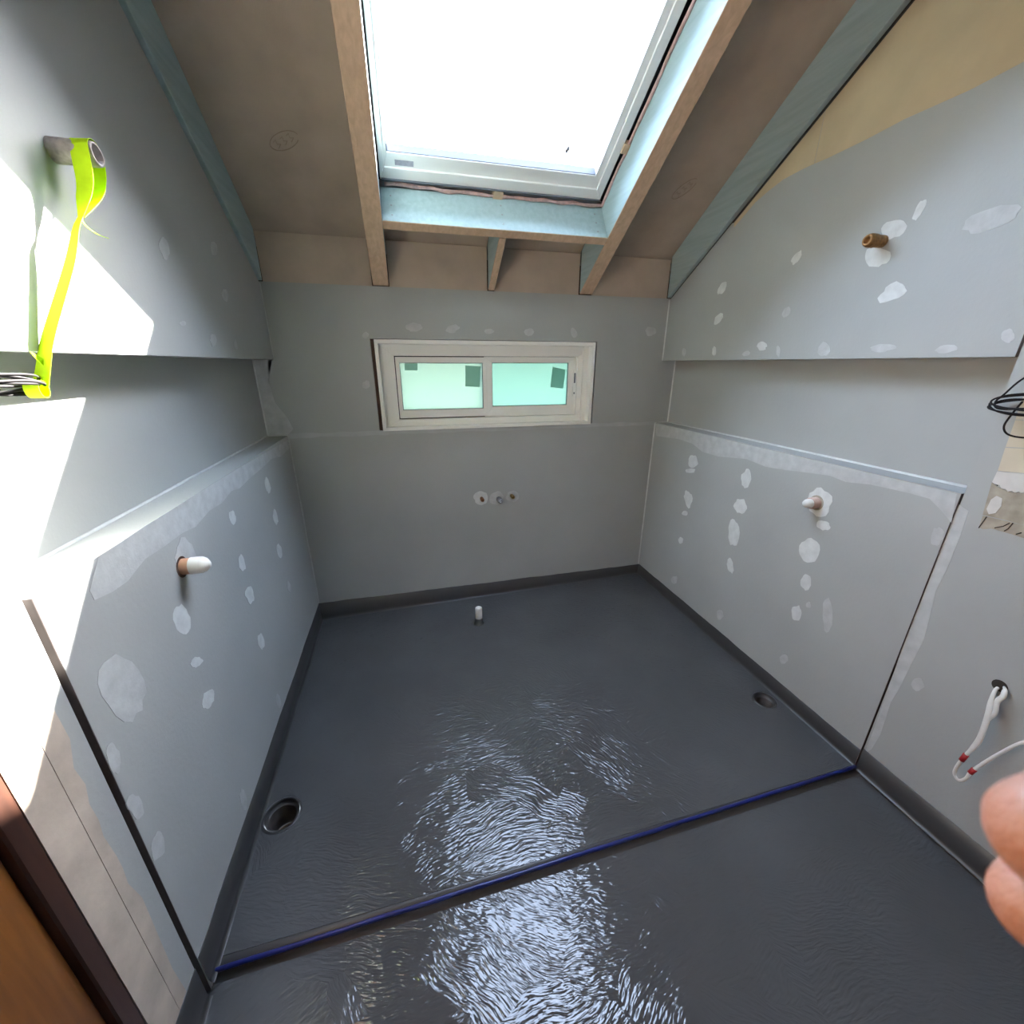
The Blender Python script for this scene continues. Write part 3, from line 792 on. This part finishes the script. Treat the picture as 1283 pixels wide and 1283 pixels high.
# packers and pink insulation in the gap round the skylight
def strip(pts, r, n=6):
    return catmull(pts, n), r
ins = [SP(XA1 + 0.02, SH1 + 0.012, 0.158)]
for k in range(1, 15):
    t = k / 15
    ins.append(SP(XA1 + 0.02 + t * 0.90, SH1 + 0.012 + RND.uniform(-0.005, 0.005), 0.158 + RND.uniform(-0.006, 0.004)))
ins.append(SP(XB0 - 0.004, SH1 + 0.011, 0.157))
path = catmull(ins, 5)
kid(sweep('insulation_strip', path, [0.004 + 0.003 * noise.noise((i * 0.2, 3, 0)) for i in range(len(path))], M_pink, None, [0.008 + 0.005 * noise.noise((i * 0.27, 9, 0)) for i in range(len(path))], 8, up=NS))
ins = [SP(XB0 - 0.005, SH1 + 0.01 + 1.04 * k / 14, 0.158 + RND.uniform(-0.004, 0.004)) for k in range(15)]
path = catmull(ins, 5)
kid(sweep('insulation_strip', path, [0.006 + 0.003 * noise.noise((i * 0.2, 5, 0)) for i in range(len(path))], M_pink, None, [0.006 + 0.003 * noise.noise((i * 0.27, 2, 0)) for i in range(len(path))], 8, up=NS))
for a in ((0.985, 1.025, SH1 - 0.002, SS0 + 0.004, 0.150, 0.175), (SX1 - 0.002, XB0 - 0.0005, 0.565, 0.60, 0.150, 0.175)):
    bm = bmesh.new(); sbox_bm(bm, *a, 0.001)
    kid(link('packer', from_bm(bm, 'packer'), M_rawwood))
# back of the gap: black flashing between frame and timbers
bm = bmesh.new(); ring_bm(bm, 0.530, 1.488, 0.338, 1.414, 0.03, 0.05, 0.05, 0.03, 0.181, 0.2195, PS)
kid(link('flashing', from_bm(bm, 'flashing'), M_black))

# ---- back window
win = empty('window_1', (1.0, 0.0, 1.05), 'structure')
def wk(name, bm, mt):
    o = link(name, from_bm(bm, name), mt); o.parent = win
    o.matrix_parent_inverse = Matrix.Translation(-Vector(win.location)); return o
bm = bmesh.new(); ring_bm(bm, WX0, WX1, WZ0, WZ1, 0.017, 0.018, 0.016, 0.019, -0.006, 0.062)
wk('reveal_lining', bm, M_white)
bm = bmesh.new(); ring_bm(bm, WX0 + 0.016, WX1 - 0.016, WZ0 + 0.014, WZ1 - 0.017, 0.0685, 0.062, 0.0345, 0.055, 0.044, 0.096)
wk('window_frame', bm, M_white)
bm = bmesh.new()
ring_bm(bm, 0.51, 1.52, 1.085, 1.425, 0.034, 0.034, 0.036, 0.036, 0.0935, 0.0975)
ring_bm(bm, 0.515, 1.0, 1.09, 1.42, 0.034, 0.022, 0.052, 0.040, 0.0745, 0.0940)
wk('shade_backing', bm, M_black)  # black ring behind the sash paints the shadow gap and stops light leaks
bm = bmesh.new()
for x in (0.471, 0.486, 0.500, 0.514):
    box_bm(bm, x, x + 0.004, 0.036, 0.052, WZ0 + 0.018, WZ1 - 0.021)
box_bm(bm, WX0 + 0.02, WX1 - 0.02, 0.040, 0.052, WZ1 - 0.032, WZ1 - 0.026)
box_bm(bm, WX0 + 0.02, WX1 - 0.02, 0.040, 0.052, WZ0 + 0.022, WZ0 + 0.027)
box_bm(bm, 1.532, 1.536, 0.036, 0.052, WZ0 + 0.018, WZ1 - 0.021)
wk('track_rib', bm, M_white)
bm = bmesh.new(); ring_bm(bm, 0.5335, 0.996, 1.1045, 1.4045, 0.0185, 0.020, 0.0405, 0.0275, 0.058, 0.074)
sash = wk('sliding_sash', bm, M_white)
bm = bmesh.new(); ring_bm(bm, 0.985, 1.5035, 1.1005, 1.4075, 0.042, 0.0435, 0.0525, 0.0295, 0.064, 0.092)
wk('fixed_sash', bm, M_white)
bm = bmesh.new(); ring_bm(bm, 0.5505, 0.9775, 1.1435, 1.3785, 0.004, 0.004, 0.004, 0.004, 0.062, 0.073)
wk('gasket', bm, M_gasket)
bm = bmesh.new(); ring_bm(bm, 1.0255, 1.4615, 1.1515, 1.3795, 0.004, 0.004, 0.004, 0.004, 0.072, 0.083)
wk('gasket', bm, M_gasket)
bm = bmesh.new(); box_bm(bm, 0.548, 0.980, 0.067, 0.072, 1.141, 1.381)
wk('glass_pane', bm, M_frost)
bm = bmesh.new(); box_bm(bm, 1.023, 1.464, 0.077, 0.082, 1.149, 1.382)
wk('glass_pane', bm, M_frost2)
def sticker(pts, y):
    bm = bmesh.new()
    add_hexa(bm, [(x, y, z) for x, z in pts] + [(x, y - 0.0007, z) for x, z in pts])
    wk('sticker', bm, M_sticker)['label'] = 'grey-green paper sticker on the pane'
sticker([(0.5785, 1.3722), (0.6416, 1.3722), (0.6392, 1.3407), (0.5759, 1.3408)], 0.0665)
sticker([(0.8858, 1.3637), (0.9659, 1.3598), (0.9589, 1.2552), (0.8818, 1.2602)], 0.0665)
sticker([(1.3706, 1.3556), (1.446, 1.343), (1.4366, 1.2413), (1.3604, 1.2507)], 0.0765)
bm = bmesh.new(); box_bm(bm, 1.486, 1.503, 0.0535, 0.060, 1.200, 1.345, 0.0015)
lt = wk('latch', bm, M_white)
bm = bmesh.new(); box_bm(bm, 1.490, 1.499, 0.0525, 0.056, 1.272, 1.325)
box_bm(bm, 1.491, 1.498, 0.0525, 0.056, 1.213, 1.222)
wk('latch_slot', bm, M_gasket)
bm = bmesh.new(); box_bm(bm, WX0 - 0.0155, WX0 - 0.002, 0.004, 0.09, WZ0 - 0.012, WZ1 + 0.002)
wk('timber_packer', bm, M_darkpack)['label'] = 'dark brown timber in the gap'
bm = bmesh.new(); box_bm(bm, WX0, WX1, 0.006, 0.09, WZ0 - 0.011, WZ0 - 0.002)
box_bm(bm, WX1 + 0.0015, WX1 + 0.006, 0.006, 0.09, WZ0, WZ1)
wk('gap_filler', bm, M_black)

# ================================================================= PLUMBING
def waste(c, r, label, grp):
    z = fz(c[0]); t = empty('floor_waste', (c[0], c[1], z))
    tag(t, label, 'drain', grp)
    def K(o): o.parent = t; return o
    K(lathe('rim', [(-0.020, r - 0.001), (0.0005, r - 0.0006), (0.0030, r + 0.001), (0.0036, r + 0.003), (0.0022, r + 0.006), (0.0002, r + 0.008)], (0, 0, 0), (0, 0, 1), M_upstand, None, 36))
    K(lathe('recess', [(0.0, r - 0.0015), (-0.010, r - 0.003), (-0.012, r - 0.011), (-0.013, r - 0.012)], (0, 0, 0), (0, 0, 1), M_upstand, None, 36))
    K(lathe('pipe', [(-0.011, r - 0.010), (-0.012, r - 0.013), (-0.13, r - 0.014)], (0, 0, 0), (0, 0, 1), M_pipedark, None, 36))
    K(lathe('pipe_bottom', [(-0.095, r - 0.0142), (-0.105, r * 0.4), (-0.100, 0.0)], (0, 0, 0), (0, 0, 1), M_rust, None, 24))
    return t
waste(DRAINS[0][0], DRAINS[0][1], 'open round floor waste beside the left wall', 'open floor wastes')
waste(DRAINS[1][0], DRAINS[1][1], 'smaller open floor waste beside the right wall', 'open floor wastes')

def pipe_thing(name, loc, label, cat='pipe', group=None):
    return tag(empty(name, loc), label, cat, group)
def P_(o, t): o.parent = t; return o
# floor stub
t = pipe_thing('floor_pipe', (0.862, -0.278, fz(0.862)), 'short white pipe stub standing up from the floor near the back wall')
P_(lathe('collar', [(0.0, 0.030), (0.004, 0.026), (0.010, 0.0225), (0.032, 0.0215), (0.036, 0.0205)], (0, 0, 0), (0, 0, 1), M_upstand), t)['label'] = 'dark grey membrane collar'
P_(lathe('tube', [(0.004, 0.019), (0.094, 0.019), (0.098, 0.0175), (0.098, 0.0145), (0.06, 0.0145), (0.06, 0.0)], (0, 0, 0), (0, 0, 1), M_pvc), t)
# three water points on the back wall
def water(x, z, mt, label, r=0.009, ln=0.045, nut=None):
    t = pipe_thing('water_pipe', (x, 0.0, z), label, 'pipe', 'water outlets under the window')
    P_(lathe('tube', [(-0.004, r), (ln - 0.003, r), (ln, r * 0.85), (ln, r * 0.6), (ln - 0.012, r * 0.6), (ln - 0.012, 0)], (0, 0, 0), (0, -1, 0), mt, None, 16), t)
    pr = [(-0.003, r * 1.05)]
    for k in range(5):
        d = 0.012 + k * 0.006
        pr += [(d, r * 1.05), (d + 0.003, r * 1.22)]
    pr += [(0.043, r * 1.05)]
    P_(lathe('thread', pr, (0, 0, 0), (0, -1, 0), nut or mt, None, 14), t)
    P_(lathe('plug', [(0.030, r * 0.58), (0.034, r * 0.5), (0.034, 0.0)], (0, 0, 0), (0, -1, 0), M_dark, None, 12), t)
water(0.941, 0.6545, M_copper, 'left copper water pipe end in its ring of filler under the window')
water(1.040, 0.6455, M_chrome, 'silver fitting in the middle of the three pipe ends', 0.012, 0.06)
water(1.117, 0.6575, M_brass, 'right brassy pipe end of the three under the window')

# wall stubs
t = pipe_thing('wall_pipe', (0.0, -1.143, 0.906), 'terracotta pipe with white cap sticking out of the lower left wall', 'pipe', 'pipe stubs in the side walls')
P_(lathe('tube', [(-0.004, 0.020), (0.028, 0.020), (0.030, 0.019)], (0, 0, 0), (1, 0, 0), M_terra), t)
P_(lathe('cap', [(0.020, 0.0215), (0.044, 0.021), (0.052, 0.017), (0.060, 0.008), (0.062, 0.0)], (0, 0, 0), (1, 0, 0), M_pvc), t)['label'] = 'white rounded cap'
P_(lathe('hole_rim', [(0.0005, 0.027), (0.0012, 0.024), (0.0012, 0.020)], (0, 0, 0), (1, 0, 0), M_darkpack), t)
t = pipe_thing('wall_pipe', (W, -1.092, 0.894), 'pinkish pipe with pale tip in filler ring on the lower right wall', 'pipe', 'pipe stubs in the side walls')
P_(lathe('tube', [(-0.004, 0.021), (0.028, 0.021), (0.030, 0.017)], (0, 0, 0), (-1, 0, 0), M_pinkpipe), t)
P_(lathe('cap', [(0.024, 0.0165), (0.044, 0.016), (0.052, 0.012), (0.054, 0.0)], (0, 0, 0), (-1, 0, 0), M_pvc), t)
P_(lathe('hole_rim', [(0.0008, 0.028), (0.0016, 0.0245), (0.0016, 0.020)], (0, 0, 0), (-1, 0, 0), M_fibre), t)
t = pipe_thing('wall_pipe', (W, -1.080, 1.720), 'brown corroded pipe end between white smears on the upper right wall', 'pipe', 'pipe stubs in the side walls')
P_(lathe('tube', [(-0.004, 0.0165), (0.058, 0.0165), (0.062, 0.014), (0.062, 0.009), (0.05, 0.009), (0.05, 0.0)], (0, 0, 0), (-1, 0, 0), M_bronze), t)
P_(lathe('thread', [(0.030, 0.017), (0.034, 0.0185), (0.038, 0.017), (0.042, 0.0185), (0.046, 0.017), (0.050, 0.0185), (0.054, 0.017)], (0, 0, 0), (-1, 0, 0), M_bronze), t)
PUX, PUY, PUZ = 0.0, -1.150, 1.722
t = pipe_thing('wall_pipe', (PUX, PUY, PUZ), 'stained grey pipe end carrying green tape on the upper left wall', 'pipe', 'pipe stubs in the side walls')
P_(lathe('tube', [(-0.004, 0.019), (0.062, 0.019), (0.066, 0.018), (0.066, 0.014), (0.045, 0.014), (0.045, 0.0)], (0, 0, 0), (1, 0, 0), M_oldpipe), t)

# green tape: loop over the pipe, twisted strip down to the cable coil
tape = empty('tie_tape', (0.05, PUY, PUZ))
tag(tape, 'neon green tape looped over the upper left pipe, holding the cable coil', 'tape')
def TK(o):
    o.parent = tape; o.matrix_parent_inverse = Matrix.Translation(-Vector(tape.location)); return o
def ribbon(name, pts, halfw, wdir, n=6, thick=0.0004):
    path = catmull(pts, n); m_ = len(path); bm = bmesh.new(); rows = []
    def samp(lst, i):
        f = i / (m_ - 1) * (len(lst) - 1); a = int(min(f, len(lst) - 2)); t_ = f - a
        return lst[a] * (1 - t_) + lst[a + 1] * t_
    wd = [Vector(w) for w in wdir]
    for i, p in enumerate(path):
        hw = samp(halfw, i); w = samp(wd, i).normalized()
        tan = (path[min(i + 1, m_ - 1)] - path[max(i - 1, 0)]).normalized()
        w = (w - tan * w.dot(tan)).normalized(); nn = tan.cross(w)
        rows.append([bm.verts.new(p - w * hw + nn * thick), bm.verts.new(p + w * hw + nn * thick), bm.verts.new(p + w * hw - nn * thick), bm.verts.new(p - w * hw - nn * thick)])
    for a, b in zip(rows, rows[1:]):
        for k in range(4):
            bm.faces.new((a[k], a[(k + 1) % 4], b[(k + 1) % 4], b[k]))
    bm.faces.new(rows[0]); bm.faces.new(rows[-1][::-1])
    return TK(link(name, from_bm(bm, name), M_tape))
KN = Vector((0.046, -1.218, 1.607))
R0 = 0.0202
arc = [Vector((0.050, PUY - R0 * math.cos(q), PUZ + R0 * math.sin(q))) for q in [math.pi * k / 6 for k in range(-0, 7)]]
front = [KN, Vector((0.047, -1.196, 1.640)), Vector((0.049, -1.178, 1.675))]
back = [Vector((0.050, -1.134, 1.690)), Vector((0.049, -1.155, 1.655)), KN + Vector((0.001, 0.004, 0.002))]
loop_pts = front + arc + back
ribbon('loop', loop_pts, [0.004, 0.013, 0.0155, 0.0155, 0.0155, 0.0155, 0.0155, 0.0155, 0.014, 0.010, 0.004], [(1, -0.2, 0)] * 11)
CO = Vector((0.002, -1.369, 1.338))
ribbon('strip', [KN + Vector((0, 0.002, 0.003)), Vector((0.0445, -1.238, 1.585)), Vector((0.036, -1.270, 1.525)), Vector((0.0145, -1.336, 1.413)), Vector((0.007, -1.358, 1.366)), CO],
       [0.004, 0.0065, 0.0105, 0.0125, 0.0125, 0.0115], [(1, -0.2, 0), (1, -0.3, 0.1), (1, -0.3, 0.1), (1, -0.3, 0.1), (1, -0.25, 0.1), (1, -0.1, 0)])
ribbon('wrap', [CO + Vector((0.0, 0.010 * math.cos(q) - 0.010, 0.013 * math.sin(q) - 0.004)) for q in [0.9 + 2 * math.pi * k / 12 for k in range(13)]], [0.010] * 4, [(1, 0, 0)] * 4, 3)
ribbon('tail', [KN, KN + Vector((0.006, -0.003, -0.012)), KN + Vector((0.016, 0.004, -0.022)), KN + Vector((0.028, 0.01, -0.026))], [0.002, 0.0016, 0.001, 0.0004], [(0, 1, 0)] * 4)
ribbon('tail', [Vector((0.008, -1.352, 1.372)), Vector((0.007, -1.362, 1.380)), Vector((0.006, -1.371, 1.389))], [0.006, 0.004, 0.0006], [(0, -0.5, -0.6)] * 3)

# cable coils
def coil(name, center, u, v, ru, rv, loops, label, extra=(), rad=0.0022, jit=0.004, seed=1):
    t = empty(name, center); tag(t, label, 'cable', 'coiled dark cables')
    rr = random.Random(seed); u = Vector(u).normalized(); v = Vector(v).normalized(); w = u.cross(v)
    pts = []; N = 40
    for i in range(loops * N):
        q = 2 * math.pi * i / N; l = i / N
        a = ru * (1 + 0.10 * math.sin(l * 2.1 + seed)); b = rv * (1 + 0.14 * math.cos(l * 1.7 + seed))
        c = w * (jit * math.sin(l * 2.6 + seed) * 1.0) + w * (0.0025 * math.sin(q * 2 + l))
        pts.append(u * (a * math.cos(q) + 0.003 * math.sin(l * 3)) + v * (b * math.sin(q)) + c)
    sweep('coil', pts, rad, M_cable, t, seg=7)
    for e in extra:
        path = catmull([Vector(p) - Vector(center) for p in e], 8)
        sweep('tail', path, rad, M_cable, t, seg=7)
    return t
coil('cable_coil', (0.000, -1.442, 1.343), (0.05, -1.0, 0.06), (0.85, 0.1, 0.42), 0.078, 0.022, 6, 'dark cable coil hanging from green tape on the left wall',
     [[(0.010, -1.49, 1.352), (0.018, -1.54, 1.365), (0.012, -1.58, 1.385), (-0.004, -1.60, 1.41)]], 0.0020, 0.006, 2)
coil('cable_coil', (1.965, -1.556, 1.285), (0.10, 1.0, 0.02), (0.85, -0.1, 0.45), 0.072, 0.032, 4, 'black cable coil dangling in front of the right wall boards',
     [[(2.010, -1.512, 1.350), (1.990, -1.506, 1.332), (1.968, -1.502, 1.305), (1.955, -1.498, 1.285), (1.945, -1.520, 1.272), (1.95, -1.60, 1.285)],
      [(1.955, -1.545, 1.292), (1.950, -1.538, 1.262), (1.952, -1.532, 1.232), (1.956, -1.545, 1.214), (1.962, -1.580, 1.212), (1.975, -1.640, 1.222), (2.010, -1.70, 1.25)]], 0.0021, 0.009, 5)

# white flat cable loop with red bands
wc = empty('white_cable', (2.012, -1.695, 0.578)); tag(wc, 'white flat cable loop with red bands hanging from the lower right wall', 'cable')
def WK(o):
    o.parent = wc; o.matrix_parent_inverse = Matrix.Translation(-Vector(wc.location)); return o
cpts = [(2.016, -1.694, 0.580), (1.995, -1.6965, 0.572), (1.980, -1.7045, 0.545), (1.972, -1.7141, 0.505), (1.966, -1.7215, 0.4424), (1.961, -1.7197, 0.4042), (1.956, -1.7159, 0.3752), (1.953, -1.7125, 0.330), (1.952, -1.7156, 0.306),
        (1.951, -1.7281, 0.2995), (1.951, -1.7375, 0.3180), (1.955, -1.7388, 0.3427), (1.963, -1.7460, 0.3763), (1.972, -1.7621, 0.4334), (1.980, -1.7837, 0.4926), (1.992, -1.8227, 0.5429), (2.004, -1.87, 0.575), (2.016, -1.90, 0.59)]
path = catmull(cpts, 7)
n_ = len(path); ra = []; rb_ = []
for i in range(n_):
    f = i / n_
    wide = 1.0 if 0.10 < f < 0.30 else 0.62
    ra.append(0.0030 if wide > 0.9 else 0.0032); rb_.append(0.0065 * wide)
for _ in range(3):
    rb_ = [sum(rb_[max(0, i - 2):i + 3]) / len(rb_[max(0, i - 2):i + 3]) for i in range(n_)]
WK(sweep('sheath', path, ra, M_wcable, None, rb_, 10, up=(1, 0, 0)))
def band(p, q):
    WK(sweep('red_band', [Vector(p), Vector(p).lerp(Vector(q), 0.5), Vector(q)], 0.0050, M_red, None, 0.0062, 10, up=(1, 0, 0)))['label'] = 'red marker band'
band(path[7 * 6 - 1], path[7 * 6 + 3])
band(path[7 * 11 - 1], path[7 * 11 + 3])
WK(sweep('second_cable', catmull([(2.016, -1.700, 0.582), (1.996, -1.7105, 0.586), (1.986, -1.7165, 0.572), (1.982, -1.7132, 0.5531), (1.976, -1.7200, 0.525), (1.974, -1.7150, 0.500)], 7), 0.0032, M_wcable, None, 0.006, 10, up=(1, 0, 0)))
WK(lathe('wall_hole', [(0.0006, 0.016), (0.0010, 0.015), (0.0008, 0.0)], (2.0050, -1.6965, 0.585), (-1, 0, 0), M_dark, None, 16))

# ================================================================= HAND of the person taking the photograph
def cp(r, u, f): return CLOC + CX * r + CU * u + CF * f
hand_root = empty('person', cp(0.155, -0.075, 0.015))
tag(hand_root, "hand of the person holding the camera, blurred fingertip at lower right", 'person')
def capsule(bm, a, b, ra, rb, seg=14, fl=1.0):
    a, b = Vector(a), Vector(b); t = (b - a); L_ = t.length; t.normalize()
    x = t.orthogonal().normalized(); y = t.cross(x); rings = []
    for k in range(-4, 1):
        q = math.pi / 2 * k / 4
        rings.append((a + t * ra * math.sin(q), max(ra * math.cos(q), 1e-5)))
    for k in range(0, 5):
        q = math.pi / 2 * k / 4
        rings.append((b + t * rb * math.sin(q), max(rb * math.cos(q), 1e-5)))
    R = [[bm.verts.new(c + (x * math.cos(p) + y * math.sin(p)) * r) for p in [2 * math.pi * i / seg for i in range(seg)]] for c, r in rings]
    for A, B in zip(R, R[1:]):
        for i in range(seg):
            bm.faces.new((A[i], A[(i + 1) % seg], B[(i + 1) % seg], B[i]))
    bm.faces.new(R[0][::-1]); bm.faces.new(R[-1])
FING = {
    'index': [(0.0734, -0.0434, 0.0550, 0.0078), (0.084, -0.0436, 0.0575, 0.0086), (0.099, -0.0442, 0.0590, 0.0086), (0.124, -0.0490, 0.0510, 0.0092), (0.158, -0.0580, 0.0220, 0.0118)],
    'middle': [(0.0898, -0.0660, 0.0690, 0.0077), (0.100, -0.0650, 0.0715, 0.0086), (0.114, -0.0656, 0.0725, 0.0087), (0.137, -0.0685, 0.0600, 0.0094), (0.160, -0.0750, 0.0230, 0.0118)],
    'ring': [(0.0930, -0.0885, 0.0660, 0.0072), (0.105, -0.0888, 0.0685, 0.0080), (0.118, -0.0892, 0.0690, 0.0082), (0.139, -0.0900, 0.0570, 0.0089), (0.160, -0.0920, 0.0200, 0.0112)],
    'little': [(0.1090, -0.1055, 0.0590, 0.0062), (0.118, -0.1056, 0.0605, 0.0070), (0.129, -0.1058, 0.0600, 0.0072), (0.145, -0.1062, 0.0480, 0.0079), (0.160, -0.1070, 0.0150, 0.0102)],
    'thumb': [(0.1000, -0.0290, -0.0320, 0.0088), (0.112, -0.0320, -0.0345, 0.0102), (0.126, -0.0370, -0.0350, 0.0104), (0.155, -0.0500, -0.0300, 0.0120), (0.190, -0.0720, -0.0130, 0.0165)],
}
bm = bmesh.new()
for nm_, ch in FING.items():
    for a, b in zip(ch, ch[1:]):
        capsule(bm, cp(*a[:3]), cp(*b[:3]), a[3], b[3])
WR = (0.236, -0.100, -0.014)
for nm_ in ('index', 'middle', 'ring', 'little'):
    k_ = FING[nm_][-1]
    capsule(bm, cp(*k_[:3]), cp(WR[0], WR[1] + (k_[1] + 0.083) * 0.45, WR[2]), k_[3], 0.0175)
capsule(bm, cp(0.185, -0.068, 0.006), cp(*WR), 0.0165, 0.020)
capsule(bm, cp(0.190, -0.096, 0.004), cp(*WR), 0.0155, 0.020)
capsule(bm, cp(*FING['thumb'][-1][:3]), cp(*WR), 0.0170, 0.0210)
capsule(bm, cp(*WR), cp(0.285, -0.135, -0.055), 0.0225, 0.027)
capsule(bm, cp(0.285, -0.135, -0.055), cp(0.400, -0.225, -0.150), 0.027, 0.038)
me = from_bm(bm, 'hand_raw')
tmp = bpy.data.objects.new('hand_raw', me); COL.objects.link(tmp)
rm = tmp.modifiers.new('r', 'REMESH'); rm.mode = 'VOXEL'; rm.voxel_size = 0.0014
sm = tmp.modifiers.new('s', 'SMOOTH'); sm.factor = 0.5; sm.iterations = 7
bpy.context.view_layer.update()
dg = bpy.context.evaluated_depsgraph_get()
hm = bpy.data.meshes.new_from_object(tmp.evaluated_get(dg))
bpy.data.objects.remove(tmp)
hm.materials.clear()
hand = link('hand', hm, M_skin, None, None, True)
def HK(o):
    o.parent = hand_root; o.matrix_parent_inverse = Matrix.Translation(-Vector(hand_root.location)); return o
HK(hand)
for nm_, ch in FING.items():
    tip, nxt = Vector(cp(*ch[0][:3])), Vector(cp(*ch[1][:3]))
    ax = (tip - nxt).normalized()
    out = CF if nm_ != 'thumb' else -CF
    nrm = (out - ax * out.dot(ax)).normalized(); sdv = ax.cross(nrm)
    bm = bmesh.new(); r_ = ch[0][3]; grid = []
    for i in range(7):
        row = []
        for j in range(7):
            a = r_ * (-1.25 + 1.35 * i / 6); b = r_ * 0.95 * (j / 6 - 0.5) * (1 - 0.35 * max(0, (i - 3) / 3) ** 2)
            base = nxt.lerp(tip, 1.0) + ax * a + sdv * b
            hgt = math.sqrt(max(1e-8, r_ * r_ - b * b - max(a, 0) ** 2)) - 0.0004 + 0.0004 * (1 - (2 * j / 6 - 1) ** 2)
            row.append(bm.verts.new(base + nrm * hgt))
        grid.append(row)
    for i in range(6):
        for j in range(6):
            bm.faces.new((grid[i][j], grid[i][j + 1], grid[i + 1][j + 1], grid[i + 1][j])).smooth = True
    HK(link('fingernail', from_bm(bm, 'fingernail'), M_nail))
HK(sweep('sleeve', [cp(0.335, -0.174, -0.096), cp(0.338, -0.1765, -0.0985), cp(0.37, -0.2015, -0.125), cp(0.42, -0.241, -0.166)], [0.036, 0.038, 0.042, 0.047], mat('dark_cloth', (0.05, 0.055, 0.065), 0.9, 0.1, 60, 0.3, 300), None, None, 20))
